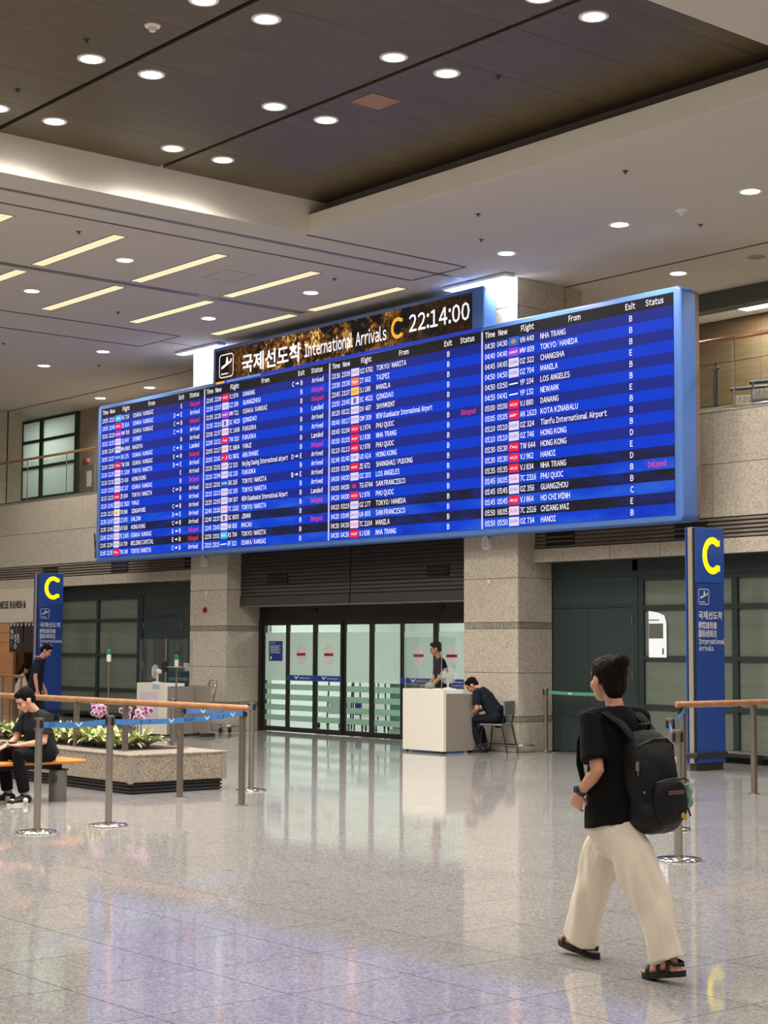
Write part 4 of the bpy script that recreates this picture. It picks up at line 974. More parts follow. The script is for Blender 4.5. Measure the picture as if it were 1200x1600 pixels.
# orchids
fl_ = MB()
for k in range(5):
    a = 2*PI*k/5+0.3; c_, s_ = math.cos(a), math.sin(a); L_, W_ = (0.040, 0.020)
    pts = [(0,0),(0.4,-1),(0.8,-0.8),(1,0),(0.8,0.8),(0.4,1)]
    fl_.add([(c_*p*L_-s_*q*W_, 0.012*p, s_*p*L_+c_*q*W_) for p, q in pts], [tuple(range(6))])
def petal_mat():
    m = bpy.data.materials.new('orchid'); m.use_nodes = True; MATS['orchid'] = m
    nt = m.node_tree; b = nt.nodes['Principled BSDF']; L = nt.links.new
    tc = nt.nodes.new('ShaderNodeTexCoord'); v = nt.nodes.new('ShaderNodeVectorMath'); v.operation = 'LENGTH'; r = nt.nodes.new('ShaderNodeValToRGB'); e = r.color_ramp.elements
    e[0].position = 0.008; e[0].color = (*lin(120,40,90),1); e[1].position = 0.04; e[1].color = (*lin(236,214,232),1); q = e.new(0.022); q.color = (*lin(178,110,168),1)
    L(tc.outputs['Object'], v.inputs[0]); L(v.outputs['Value'], r.inputs[0]); L(r.outputs[0], b.inputs['Base Color'])
petal_mat()
fl_me = fl_.mesh('blossom', 'orchid')
for k, (x, y) in enumerate(((-17.15,10.62), (-17.65,10.70), (-18.0,10.55), (-18.35,10.72), (-16.95,10.45))):
    t = thing('orchid', 'purple and white orchid rising behind the striped leaves, %s from the planter corner' % ['second','third','fourth','farthest','first'][k], 'orchid', (x, y, 0.44), 0, 'orchids in the planter')
    top = Vector((0.10, -0.04, 0.44 if k != 4 else 0.36))
    obj('flower_stem', MB().tube([(0,0,0),(0.0,0,0.2),(0.02,-0.01,0.36),top,(0.2,-0.06,top.z-0.04)], 0.006, 6), 'stem_green', t)
    for j in range(9 if k != 4 else 4):
        o = link('blossom', fl_me, t, (random.uniform(-0.09,0.2), random.uniform(-0.07,0.03), top.z-0.04+random.uniform(-0.07,0.05)))
        o.rotation_euler = (random.uniform(-.3,.3), random.uniform(0,6), random.uniform(0.3,1.2))

# ---- bench
be = thing('bench', 'bench with an orange wood seat on a grey cylinder foot before the planter', 'bench', (-15.82, 8.62, 0))
obj('seat', MB().rbox(-0.26, 0.26, -0.95, 0.36, 0.392, 0.43, 0.012), mat('bench_wood', lin(206,132,50), 0.4, var=0.12, scale=4, stretch=(6,0.6,1)), be)
obj('seat_beam', MB().rbox(-0.10, 0.12, -0.85, 0.15, 0.335, 0.392, 0.006), 'black', be)
pd = obj('pedestal', MB().lathe([(0.0,0.0),(0.092,0.0),(0.092,0.31),(0.086,0.322),(0.0,0.322)], c=(0.12,0.10,0), n=24), mat('pedestal_grey', lin(110,106,102), 0.5, 0.3), be, True)
obj('pedestal', MB().rbox(-0.07, 0.07, -0.85, -0.70, 0.0, 0.335, 0.01), 'pedestal_grey', be)
obj('seat_bracket', MB().box(0.0, 0.2, 0.02, 0.18, 0.322, 0.335), 'black', be)
obj('socket_plate', MB().rbox(0.170, 0.2, 0.0, 0.05, 0.21, 0.27, 0.004).rbox(0.2, 0.206, 0.01, 0.04, 0.22, 0.26, 0.002), 'dark_alu', pd)
# ---- counters with acrylic screens
def screw_foot(mb, x, y): mb.cyl((x,y,0),(x,y,0.035),0.02,8)
c1 = thing('counter_desk', 'white counter with grey side panel before the right column', 'desk', (-19.47, 17.10, 0))
obj('front_panel', MB().rbox(-0.475, 0.475, 0, 0.06, 0.035, 0.972, 0.004), 'off_white', c1)
obj('counter_top', MB().rbox(-0.475, 0.475, 0.06, 0.42, 0.905, 0.972, 0.004), 'white_paint', c1)
for x in (0.425, -0.47): obj('side_panel', MB().rbox(x, x+0.045, 0.064, 0.76, 0.035, 0.90, 0.004), 'grey_panel', c1)
obj('work_top', MB().rbox(-0.425, 0.425, 0.42, 0.76, 0.74, 0.77, 0.004), 'white_paint', c1)
m_ = MB(); [screw_foot(m_, x, y) for x in (-0.4, 0.4) for y in (0.03, 0.7)]; obj('foot', m_, 'rubber', c1)
obj('acrylic_screen', MB().box(-0.45, 0.40, 0.03, 0.034, 0.972, 1.775), 'acrylic', c1)
for x in (-0.45, 0.396): obj('acrylic_wing', MB().box(x, x+0.004, 0.034, 0.31, 0.972, 1.775), 'acrylic', c1)
for x in (-0.454, 0.394): obj('screen_edge', MB().box(x, x+0.01, 0.028, 0.036, 0.972, 1.775), 'alu', c1)
obj('desk_papers', MB().box(0.10,0.36,0.12,0.36,0.972,0.985).box(0.25,0.44,0.1,0.3,0.972,0.98), 'print_white', c1)
c2 = thing('counter_desk', 'white counter with papers on its front, at left behind the planter', 'desk', (-26.05, 16.32, 0))
obj('front_panel', MB().rbox(-0.475, 0.475, 0, 0.06, 0.035, 0.945, 0.004), 'off_white', c2)
obj('counter_top', MB().rbox(-0.475, 0.475, 0.06, 0.42, 0.89, 0.945, 0.004), 'white_paint', c2)
for x in (0.425, -0.47): obj('side_panel', MB().rbox(x, x+0.045, 0.064, 0.70, 0.035, 0.885, 0.004), 'grey_panel', c2)
m_ = MB(); [screw_foot(m_, x, y) for x in (-0.4, 0.4) for y in (0.03, 0.64)]; obj('foot', m_, 'rubber', c2)
obj('acrylic_screen', MB().box(-0.45, 0.45, 0.03, 0.034, 0.945, 1.74), 'acrylic', c2)
for x, y1 in ((-0.45, 0.32), (0.446, 0.60)): obj('acrylic_wing', MB().box(x, x+0.004, 0.034, y1, 0.945, 1.74), 'acrylic', c2)
obj('screen_edge', MB().box(0.438, 0.452, 0.026, 0.038, 0.945, 1.74), 'alu', c2)
obj('printed_notice', MB().box(-0.36, 0.26, -0.004, -0.001, 0.30, 0.78), mat('notice_mauve', lin(206,198,204), 0.6), c2)
obj('name_sticker', MB().box(0.06, 0.30, -0.003, -0.001, 0.84, 0.92), mat('sticker_blue', lin(170,186,206), 0.6), c2)
sc2 = thing('grey_screen', 'plain grey screen panel standing beside the left counter', 'screen', (-25.35, 16.95, 0))
obj('panel', MB().rbox(-0.35, 0.28, -0.015, 0.015, 0.06, 0.91, 0.004), 'grey_panel', sc2)
for x in (-0.3, 0.18): obj('panel_foot', MB().box(x,x+0.06,-0.15,0.15,0,0.06), 'dark_alu', sc2)
# ---- desk fans
def fan(label, loc, rz):
    t = thing('desk_fan', label, 'fan', loc, rz)
    obj('fan_foot', MB().lathe([(0,0),(0.085,0),(0.085,0.012),(0.03,0.03),(0.0,0.03)], n=20), 'white_paint', t, True)
    obj('fan_neck', MB().cyl((0,0.02,0.02),(0,0.02,0.15),0.017,10), 'white_paint', t, True)
    hz = 0.205
    obj('motor', MB().lathe([(0,0.10),(0.035,0.09),(0.045,0.05),(0.045,0.02),(0.0,0.02)], c=(0,0,hz), n=16, axis='y'), 'white_paint', t, True)
    cg = MB()
    for r in (0.035, 0.05, 0.065, 0.08, 0.095, 0.11, 0.125): cg.tube([(r*math.cos(2*PI*i/20), -0.03-(0.125-r)*0.25, hz+r*math.sin(2*PI*i/20)) for i in range(21)], 0.0028, 4)
    for k in range(16):
        a = 2*PI*k/16; cg.tube([(0.02*math.cos(a), -0.058, hz+0.02*math.sin(a)), (0.125*math.cos(a), -0.03, hz+0.125*math.sin(a)), (0.125*math.cos(a), 0.02, hz+0.125*math.sin(a))], 0.0018, 4)
    obj('cage', cg, 'white_paint', t)
    for k in range(3):
        a = 2*PI*k/3; b_ = []
        for i in range(7):
            u = i/6; ang = a+u*1.5; b_.append((0.105*math.cos(ang)*(0.9+0.1*math.sin(u*PI)), -0.012+0.02*u, hz+0.105*math.sin(ang)))
        obj('blade', MB().add([(0, 0, hz)]+b_, [(0, i+1, i+2) for i in range(6)]), mat('blade_white', lin(214,212,206), 0.4), t)
    obj('hub_cap', MB().lathe([(0,-0.064),(0.022,-0.06),(0.024,-0.05),(0,-0.05)], c=(0,0,hz), n=12, axis='y'), 'off_white', t)
    return t
fan('white desk fan on the right counter, facing the hall', (-19.22, 17.40, 0.972), math.radians(48))
fan('white desk fan on the left counter, seen from the side', (-26.18, 16.52, 0.945), math.radians(-60))
t = thing('clear_bag', 'clear bag with dark red handles on the right counter', 'bag', (-19.72, 17.34, 0.972))
obj('bag_body', MB().ell((0.12,0.02,0.045),(0.10,0.07,0.055)), mat('bag_grey', lin(150,158,146), 0.4), t, True)
obj('handle', MB().tube([(-0.12,0,0),(-0.12,0,0.10),(-0.09,0,0.13),(0.05,0,0.13),(0.08,0,0.10),(0.09,0,0)], 0.008, 6), mat('handle_red', lin(96,40,44), 0.5), t, True)
# ---- sanitiser stands and hand cart
def bottle(mb_w, mb_g, x, y, z):
    mb_w.lathe([(0,z),(0.034,z),(0.036,z+0.02),(0.036,z+0.13),(0.0,z+0.13)], c=(x,y,0), n=14)
    mb_g.lathe([(0.037,z+0.115),(0.037,z+0.185),(0.028,z+0.205),(0.0,z+0.205)], c=(x,y,0), n=14)
t = thing('sanitiser_stand', 'slim hand sanitiser stand with a green-capped bottle before the left glazing', 'stand', (-23.62, 14.0, 0))
obj('base', MB().lathe([(0,0),(0.14,0),(0.14,0.012),(0.02,0.025),(0,0.025)], n=24), 'steel', t, True)
obj('pole', MB().cyl((0,0,0.02),(0,0,1.36),0.014,10), 'post_steel', t, True)
a_, b_ = MB(), MB(); bottle(a_, b_, 0, 0, 1.36); obj('bottle', a_, 'off_white', t, True); obj('bottle_cap', b_, mat('cap_green', lin(30,110,84), 0.4), t, True)
t = thing('sanitiser_stand', 'hand sanitiser stand with a crossbar carrying small devices beside the left counter', 'stand', (-24.0, 15.54, 0))
obj('base', MB().lathe([(0,0),(0.14,0),(0.14,0.012),(0.02,0.025),(0,0.025)], n=24), 'steel', t, True)
obj('pole', MB().cyl((0,0,0.02),(0,0,1.27),0.016,10), 'post_steel', t, True)
obj('crossbar', MB().box(-0.17,0.17,-0.14,0.14,1.255,1.27), 'alu', t)
obj('side_tray', MB().rbox(0.10,0.18,0.07,0.15,1.20,1.33,0.008), 'alu', t)
obj('dispenser', MB().rbox(-0.19,-0.11,-0.17,-0.09,1.18,1.36,0.008), 'black', t)
obj('dispenser_cap', MB().rbox(-0.18,-0.12,-0.16,-0.10,1.36,1.378,0.004), 'print_red', t)
a_, b_ = MB(), MB(); bottle(a_, b_, 0, 0, 1.27); obj('bottle', a_, 'off_white', t, True); obj('bottle_cap', b_, 'cap_green', t, True)
t = thing('luggage_cart', 'folded steel luggage cart parked at the foot of the left column', 'cart', (-26.72, 17.85, 0))
cf = MB(); cf.tube([(-0.12,0.1,0.1),(-0.10,0.14,0.5),(-0.02,0.2,0.93),(0.02,0.2,0.97),(0.22,0.2,0.97),(0.25,0.2,0.93),(0.2,0.14,0.5),(0.16,0.1,0.1)], 0.016, 8)
cf.tube([(-0.10,0.14,0.55),(0.2,0.14,0.55)], 0.012, 6)
obj('frame', cf, 'steel', t, True)
mm = MB()
for k in range(5): mm.tube([(0.0+k*0.045,0.19,0.62),(0.01+k*0.045,0.2,0.93)], 0.006, 5)
for k in range(4): mm.tube([(-0.05,0.165+k*0.01,0.66+k*0.07),(0.22,0.165+k*0.01,0.66+k*0.07)], 0.005, 5)
obj('mesh_back', mm, 'chrome', t)
obj('seat_bar', MB().box(-0.26,0.2,-0.02,0.1,0.545,0.56), 'steel', t)
pf = MB(); pf.tube([(-0.35,-0.05,0.16),(0.75,-0.05,0.16)], 0.014, 6); pf.tube([(-0.35,0.2,0.10),(0.75,0.2,0.10)], 0.014, 6)
for x in (-0.3,0.0,0.35,0.7): pf.tube([(x,-0.05,0.16),(x,0.2,0.10)], 0.010, 6)
obj('platform', pf, 'chrome', t, True)
for (x, y) in ((-0.33,-0.03),(0.72,-0.03),(-0.33,0.18),(0.72,0.18)): obj('wheel', MB().cyl((x,y-0.012,0.05),(x,y+0.012,0.05),0.05,14), 'rubber', t, True)
# low bumper bars along the columns
for x0, x1, l in ((-19.7,-18.55,'steel bumper bar at the foot of the right column'), (-25.9-1.2,-26.55,'steel bumper bar at the foot of the left column')):
    t = thing('bumper_bar', l, 'bumper bar', ((x0+x1)/2, 18.265, 0)); h = (x1-x0)/2
    obj('bar', MB().tube([(-h,0,0.115),(h,0,0.115),(h+0.04,0.03,0.115),(h+0.045,0.3,0.115)], 0.02, 8), 'chrome', t, True)
    for x in (-h+0.1, h-0.05): obj('bracket', MB().cyl((x,0,0),(x,0,0.1),0.012,8), 'steel', t)
# ---- on the column faces
for x, l in ((-27.28,'oval white speaker high on the left column below the board'), (-19.27,'oval white speaker high on the right column below the board')):
    t = thing('wall_speaker', l, 'speaker', (x, 18.30, 3.16), 0, 'oval speakers on the columns')
    oval = [((0.5+0.0)*0+0.075*math.copysign(abs(math.cos(a))**0.75, math.cos(a)), 0.105+0.105*math.copysign(abs(math.sin(a))**0.75, math.sin(a))) for a in [2*PI*i/28 for i in range(28)]]
    obj('speaker_body', MB().prism(oval, 0, 0.07), 'white_paint', t, True)
    obj('speaker_grille', MB().prism([(x_*0.7, 0.105+(y_-0.105)*0.75) for x_, y_ in oval], 0.07, 0.078), mat('grille_grey', lin(206,202,192), 0.6), t)
t = thing('fire_alarm', 'round red fire alarm on the left column', 'alarm', (-27.26, 18.30, 2.27))
obj('alarm_base', MB().lathe([(0,0),(0.055,0),(0.055,-0.025),(0.0,-0.025)], c=(0,0,0.05), n=18, axis='y'), 'print_red', t, True)
obj('alarm_dome', MB().lathe([(0.0,-0.055),(0.025,-0.05),(0.035,-0.025),(0.0,-0.024)], c=(0,0,0.05), n=14, axis='y'), mat('alarm_dark', lin(110,22,24), 0.3), t, True)
for x, l in ((-27.22,'tiny white sensor on the left column'), (-19.24,'tiny white sensor on the right column')):
    t = thing('wall_sensor', l, 'sensor', (x, 18.30, 2.62), 0, 'tiny sensors on the columns')
    obj('sensor_body', MB().rbox(-0.025,0.025,-0.025,0,0,0.06,0.006), 'white_paint', t)
    obj('sensor_eye', MB().lathe([(0,-0.03),(0.012,-0.028),(0.014,-0.025)], c=(0,0,0.03), n=10, axis='y'), 'grille_grey', t)
# ---- shop banner
for k, (x0, x1, l) in enumerate(((-35.58,-34.93,'black cloth banner with stacked white letters hanging before the wooden boards'), (-34.86,-34.3,'second black cloth banner, half hidden behind the left totem sign'))):
    t = thing('shop_banner', l, 'banner', (x0, 18.42, 1.46))
    W = x1-x0
    n_ = 12; pts = [(i/n_*W, 0.012*math.sin(i*1.3)) for i in range(n_+1)]
    obj('cloth', MB().add([(x, y, 0) for x, y in pts]+[(x, y*0.4, 0.62) for x, y in pts], [(i, i+1, n_+2+i, n_+1+i) for i in range(n_)]), mat('banner_black', lin(44,38,36), 0.8), t, True)
    obj('banner_rod', MB().cyl((-0.05,0,0.64),(W+0.05,0,0.64),0.012,8), 'jamb_brown', t)
    obj('hanging_loop', MB().box(0.05,0.09,-0.01,0.01,0.60,0.66).box(0.22,0.26,-0.01,0.01,0.60,0.66).box(0.39,0.43,-0.01,0.01,0.60,0.66).box(W-0.09,W-0.05,-0.01,0.01,0.60,0.66), 'white_paint', t)
    if k == 0:
        w_ = MB()
        for s_, x, z in (('N',0.10,0.42),('U',0.10,0.30),('K',0.28,0.31),('K',0.42,0.31),('Y',0.28,0.20),('U',0.42,0.21),('O',0.28,0.08)): put_text(w_, s_, (x, -0.02, z), X3, Z3, 0.105, w=0.11, bold=0.02)
        obj('banner_letters', w_, 'print_white', t)
        w_ = MB(); put_text(w_, '0', (0.10, -0.02, 0.10), X3, Z3, 0.15, w=0.10, bold=0.03); put_text(w_, 'II', (0.34, -0.02, 0.44), X3, Z3, 0.1, w=0.1, bold=0.02); obj('banner_mark', w_, mat('banner_tan', lin(128,112,92), 0.8), t)
# ---- upper gallery: glass railing, trolleys, cabinet
for x0, x1, l in ((-37.7,-27.9,'glass gallery railing with a wooden handrail left of the board'), (-18.5,-9.2,'glass gallery railing with a wooden handrail right of the board')):
    t = thing('gallery_railing', l, 'railing', (x0, 18.77, 4.965)); W = x1-x0
    obj('wooden_handrail', MB().tube([(0,0,1.03),(W,0,1.03)], 0.032, 10), 'wood_rail', t, True)
    obj('bottom_rail', MB().tube([(0,0.03,0.055),(W,0.03,0.055)], 0.018, 8), 'steel', t, True)
    n_ = int(W/1.86)
    for k in range(n_+1):
        x = (x0 < -30 and 0.24 or 0.02)+k*1.86
        if x > W: break
        obj('post', MB().cyl((x,0.03,0),(x,0.03,1.0),0.014,8), 'steel', t, True)
        if x+1.86 < W+0.1: obj('glass_panel', MB().box(x+0.03, min(x+1.83,W), 0.0, 0.006, 0.0, 0.96), 'clear_glass', t)
for k, (x, y, l) in enumerate(((-15.95,20.5,'luggage trolley behind the gallery railing, left of three'), (-15.35,20.2,'luggage trolley with a dark poster behind the gallery railing, middle of three'), (-14.6,20.5,'luggage trolley behind the gallery railing, right of three at the picture edge'))):
    t = thing('luggage_trolley', l, 'trolley', (x, y, 4.86), math.radians(20), 'luggage trolleys on the gallery')
    f_ = MB()
    for s_ in (-0.26, 0.26): f_.tube([(s_,-0.35,0.12),(s_,0.28,0.16),(s_,0.38,0.70),(s_,0.42,0.80)], 0.016, 6)
    f_.tube([(-0.26,-0.35,0.12),(0.26,-0.35,0.12)], 0.014, 6); f_.tube([(-0.26,0.28,0.16),(0.26,0.28,0.16)], 0.014, 6)
    obj('frame', f_, 'chrome', t, True)
    obj('handle_bar', MB().tube([(-0.32,0.44,0.80),(0.32,0.44,0.80)], 0.028, 8), 'black', t, True)
    obj('platform', MB().rbox(-0.25,0.25,-0.34,0.27,0.11,0.13,0.004), 'alu', t)
    obj('basket', MB().rbox(-0.24,0.24,0.32,0.42,0.52,0.68,0.006), mat('basket_beige', lin(176,160,140), 0.5, var=0.4, scale=25), t)
    obj('poster', MB().box(-0.24,0.24,0.30,0.315,0.20,0.50), mat('poster_plum', lin(66,48,62), 0.5) if k == 1 else 'grey_panel', t)
    for wx, wy in ((-0.24,-0.3),(0.24,-0.3),(-0.24,0.26),(0.24,0.26)): obj('wheel', MB().cyl((wx-0.015,wy,0.055),(wx+0.015,wy,0.055),0.055,12), 'rubber', t)
t = thing('gallery_post', 'dark steel post standing on the gallery before the wood wall', 'post', (-16.3, 20.3, 4.86))
obj('pole', MB().cyl((0,0,0.01),(0,0,1.12),0.036,12), mat('post_dark', lin(70,76,80), 0.4, 0.5), t, True)
obj('post_head', MB().rbox(-0.1,0.06,-0.03,0.03,1.04,1.08,0.006).cyl((0,0,1.1),(0,0,1.16),0.02,8), 'post_dark', t)
obj('post_foot', MB().cyl((0,0,0),(0,0,0.012),0.12,16), 'post_dark', t)
t = thing('fire_cabinet', 'grey fire cabinet with a lit red lamp on the left gallery wall', 'cabinet', (-35.95, 20.69, 5.2))
obj('cabinet_box', MB().rbox(-0.36,0.30,-0.06,0,0,0.84,0.01), mat('cabinet_grey', lin(128,116,104), 0.5), t)
obj('cabinet_label', MB().box(-0.06,0.16,-0.066,-0.06,0.30,0.68), 'white_paint', t)
obj('alarm_bell', MB().lathe([(0,-0.03),(0.06,-0.03),(0.07,0)], c=(-0.27,0,0.94), n=16, axis='y'), mat('bell_brown', lin(110,50,44), 0.5), t)
obj('red_lamp', MB().lathe([(0,-0.05),(0.03,-0.04),(0.04,0)], c=(-0.07,0,0.96), n=12, axis='y'), emit('red_lamp_lens', lin(255,60,70), 2.5), t)
# ---- baggage hall furniture seen through the clear stripes
def hall_desk(x, y, m, label, h=0.95):
    t = thing('hall_counter', label, 'desk', (x, y, 0))
    obj('counter_body', MB().rbox(-0.7,0.7,-0.3,0.3,0.05,h-0.04,0.01), m, t); obj('counter_top', MB().rbox(-0.75,0.75,-0.34,0.34,h-0.04,h,0.006), 'white_paint', t); obj('plinth', MB().box(-0.66,0.66,-0.26,0.26,0,0.05), 'dark_alu', t)
hall_desk(-25.6, 22.5, mat('desk_teal', lin(70,130,110), 0.5), 'teal counter in the baggage hall seen through the left doors')
hall_desk(-23.2, 21.6, mat('desk_blue', lin(70,110,170), 0.5), 'blue counter in the baggage hall seen through the right doors')
for k, (x, y) in enumerate(((-26.6,21.0), (-25.9,21.2), (-25.2,20.9), (-24.4,21.6))):
    t = thing('baggage_trolley', 'steel baggage trolley behind the glass doors, %s from the left' % ORD[k], 'trolley', (x, y, 0), 0.6+k*0.2, 'baggage trolleys behind the glass doors')
    f_ = MB()
    for s_ in (-0.25, 0.25): f_.tube([(s_,-0.4,0.12),(s_,0.3,0.16),(s_,0.42,0.92),(s_,0.46,1.0)], 0.018, 6)
    f_.tube([(-0.25,-0.4,0.12),(0.25,-0.4,0.12)], 0.016, 6); f_.tube([(-0.25,0.36,0.55),(0.25,0.36,0.55)], 0.016, 6)
    obj('frame', f_, 'dark_alu', t, True); obj('handle_bar', MB().tube([(-0.3,0.46,1.0),(0.3,0.46,1.0)], 0.024, 6), 'black', t)
    obj('platform', MB().rbox(-0.24,0.24,-0.38,0.29,0.11,0.13,0.004), 'alu', t); obj('advert_panel', MB().box(-0.22,0.22,0.34,0.355,0.25,0.52), 'print_blue' if k % 2 else 'white_paint', t)
    for wx, wy in ((-0.22,-0.34),(0.22,-0.34),(-0.22,0.26),(0.22,0.26)): obj('wheel', MB().cyl((wx-0.015,wy,0.055),(wx+0.015,wy,0.055),0.055,10), 'rubber', t)
# ---- guard's chair
t = thing('chair', 'grey-backed chair with thin black legs under the sitting guard', 'chair', (-18.74, 18.00, 0), math.radians(112))
obj('seat', MB().rbox(-0.21,0.21,-0.17,0.22,0.42,0.45,0.012), 'chair_grey' if mat('chair_grey', lin(112,116,112), 0.5) else None, t)
obj('backrest', MB().rbox(-0.20,0.20,-0.205,-0.18,0.58,0.80,0.01), 'chair_grey', t)
lg_ = [((-0.19,0.18),(-0.20,0.22)),((0.19,0.18),(0.20,0.22)),((-0.19,-0.15),(-0.20,-0.25)),((0.19,-0.15),(0.20,-0.25))]
for (a, b) in lg_: obj('leg', MB().tube([(a[0],a[1],0.43),(b[0],b[1],0.0)], 0.011, 8), 'black', t, True)
obj('back_stay', MB().tube([(-0.17,-0.15,0.43),(-0.17,-0.192,0.60)], 0.01, 6).tube([(0.17,-0.15,0.43),(0.17,-0.192,0.60)], 0.01, 6), 'black', t)

# ================================================================== PEOPLE
V = Vector
def vlerp(a, b, t): return V(a).lerp(V(b), t)
def limb(mb, pts, ref=(1,0,0), n=14, caps='rr'):
    """elliptical tube: pts = (p, ra, rb[, tilt]) with ra along ref; caps r(ound) or f(lat) at start/end"""
    P = [V(p[0]) for p in pts]; RA = [p[1] for p in pts]; RB = [p[2] if len(p) > 2 else p[1] for p in pts]
    rings = []; a0 = V(ref)
    def ring(c, t, ra, rb):
        a = a0-t*a0.dot(t)
        if a.length < 1e-3: a = t.orthogonal()
        a.normalize(); b = t.cross(a)
        return [c+a*(ra*math.cos(2*PI*k/n))+b*(rb*math.sin(2*PI*k/n)) for k in range(n)]
    T = []
    for i in range(len(P)):
        t = P[min(i+1, len(P)-1)]-P[max(i-1, 0)]; T.append(t.normalized())
    if caps[0] == 'r':
        for k in (0.15, 0.5, 0.85):
            s = math.sin(k*PI/2); c = math.cos(k*PI/2); rings.append(ring(P[0]-T[0]*min(RA[0],RB[0])*c, T[0], RA[0]*s, RB[0]*s))
    for i in range(len(P)): rings.append(ring(P[i], T[i], RA[i], RB[i]))
    if caps[1] == 'r':
        for k in (0.85, 0.5, 0.15):
            s = math.sin(k*PI/2); c = math.cos(k*PI/2); rings.append(ring(P[-1]+T[-1]*min(RA[-1],RB[-1])*c, T[-1], RA[-1]*s, RB[-1]*s))
    return mb.loft(rings)
def fuse(mb, name, m, parent, voxel=0.006, smooth=6, wrinkle=None, seed=0.0, ztop=9.0):
    """one continuous skin over all the closed pieces of mb"""
    me = mb.mesh(name); ob = bpy.data.objects.new('tmp', me); COL.objects.link(ob)
    r = ob.modifiers.new('r', 'REMESH'); r.mode = 'VOXEL'; r.voxel_size = voxel; r.adaptivity = 0.0
    s = ob.modifiers.new('s', 'SMOOTH'); s.factor = 0.5; s.iterations = smooth
    dg = bpy.context.evaluated_depsgraph_get(); ev = ob.evaluated_get(dg)
    out = bpy.data.meshes.new_from_object(ev); bpy.data.objects.remove(ob); bpy.data.meshes.remove(me)
    if wrinkle:
        amp, sc = wrinkle
        n = len(out.vertices); co_ = np.empty(n*3, 'f'); out.vertices.foreach_get('co', co_); no_ = np.empty(n*3, 'f'); out.vertex_normals.foreach_get('vector', no_)
        co_ = co_.reshape(-1, 3); no_ = no_.reshape(-1, 3); d = np.empty(n, 'f')
        for i in range(n):
            c = co_[i]; d[i] = noise.noise((c[0]*sc[0]+seed, c[1]*sc[1], c[2]*sc[2]+c[0]*sc[0]*0.5))
        d *= np.clip((ztop-co_[:, 2])/0.12, 0, 1)
        co_ += no_*(amp*d)[:, None]; out.vertices.foreach_set('co', co_.ravel()); out.update()
    out.name = name; out.materials.clear(); out.materials.append(MATS[m] if isinstance(m, str) else m)
    out.polygons.foreach_set('use_smooth', [True]*len(out.polygons))
    return link(name, out, parent)
def head_parts(mb, M, k=1.0, ears=True):
    """M: 4x4 of the head frame (x right, y face, z up), k scale"""
    R3 = M.to_3x3()
    def E(c, r): mb.ell(M @ (V(c)*k), [q*k for q in r], 16, 12, R3)
    E((0,-0.010,0.028), (0.073,0.090,0.083)); E((0,0.028,-0.038), (0.057,0.060,0.072)); E((0,0.055,-0.088), (0.030,0.026,0.024))
    E((0.030,0.052,-0.030), (0.030,0.032,0.032)); E((-0.030,0.052,-0.030), (0.030,0.032,0.032)); E((0,0.062,0.030), (0.050,0.024,0.034))
    limb(mb, [(M @ (V((0,0.082,0.012))*k), 0.009*k), (M @ (V((0,0.098,-0.020))*k), 0.012*k), (M @ (V((0,0.096,-0.030))*k), 0.015*k, 0.012*k)], R3 @ V((1,0,0)), 10)
    limb(mb, [(M @ (V((-0.021,0.080,-0.060))*k), 0.007*k), (M @ (V((0,0.090,-0.060))*k), 0.010*k), (M @ (V((0.021,0.080,-0.060))*k), 0.007*k)], R3 @ V((0,0,1)), 10)
    if ears:
        for s in (-1, 1): E((s*0.076,-0.004,-0.012), (0.010,0.022,0.032))
def face_details(t, M, k=1.0, hair='hair_black'):
    for s in (-1, 1):
        mb = MB(); mb.ell(M @ (V((s*0.030,0.0800,0.003))*k), [0.014*k,0.006*k,0.0065*k], 12, 8, M.to_3x3()); obj('eye', mb, 'eye_dark', t, True)
        mb = MB(); limb(mb, [(M @ (V((s*0.014,0.0855,0.020))*k), 0.0035*k), (M @ (V((s*0.030,0.084,0.026))*k), 0.004*k), (M @ (V((s*0.047,0.072,0.021))*k), 0.0025*k)], (0,0,1), 8); obj('eyebrow', mb, hair, t, True)
    mb = MB(); limb(mb, [(M @ (V((-0.019,0.084,-0.060))*k), 0.003*k), (M @ (V((0,0.0935,-0.0605))*k), 0.0055*k), (M @ (V((0.019,0.084,-0.060))*k), 0.003*k)], M.to_3x3() @ V((0,0,1)), 8); obj('lips', mb, 'lip', t, True)
def hand(mb, wrist, dirv, palm, k=1.0, curl=0.35, side=1, spread=0.06):
    """dirv: where the fingers point, palm: where the palm looks, side: +1 thumb towards dirv x palm"""
    d = V(dirv).normalized(); p = V(palm); p = (p-d*p.dot(d)).normalized(); a = d.cross(p)*side; W = V(wrist)
    limb(mb, [(W, 0.026*k, 0.020*k), (W+d*0.03*k, 0.034*k, 0.018*k), (W+d*0.075*k, 0.040*k, 0.015*k), (W+d*0.09*k, 0.036*k, 0.012*k)], a, 12)
    for i, (o, L_) in enumerate(((0.030,0.068),(0.010,0.078),(-0.011,0.073),(-0.030,0.056))):
        q = W+d*0.085*k+a*o*k; dd = (d+a*spread*(o/0.03)).normalized(); pts = [(q-d*0.015*k, 0.0088*k), (q, 0.0088*k)]; ang = 0
        for j, f in enumerate((0.45,0.32,0.23)):
            ang += curl*(0.8 if j == 0 else 1.0); v = dd*math.cos(ang)+p*math.sin(ang); q = q+v*L_*f*k; pts.append((q, (0.0085,0.0078,0.0068)[j]*k))
        limb(mb, pts, a, 8)
    q = W+d*0.022*k+a*0.028*k; v1 = (d*0.62+a*0.7+p*0.35).normalized(); v2 = (d*0.85+a*0.25+p*0.45).normalized()
    limb(mb, [(q-v1*0.012*k, 0.013*k), (q+v1*0.03*k, 0.0115*k), (q+v1*0.034*k+v2*0.028*k, 0.0095*k), (q+v1*0.034*k+v2*0.05*k, 0.008*k)], a, 8)
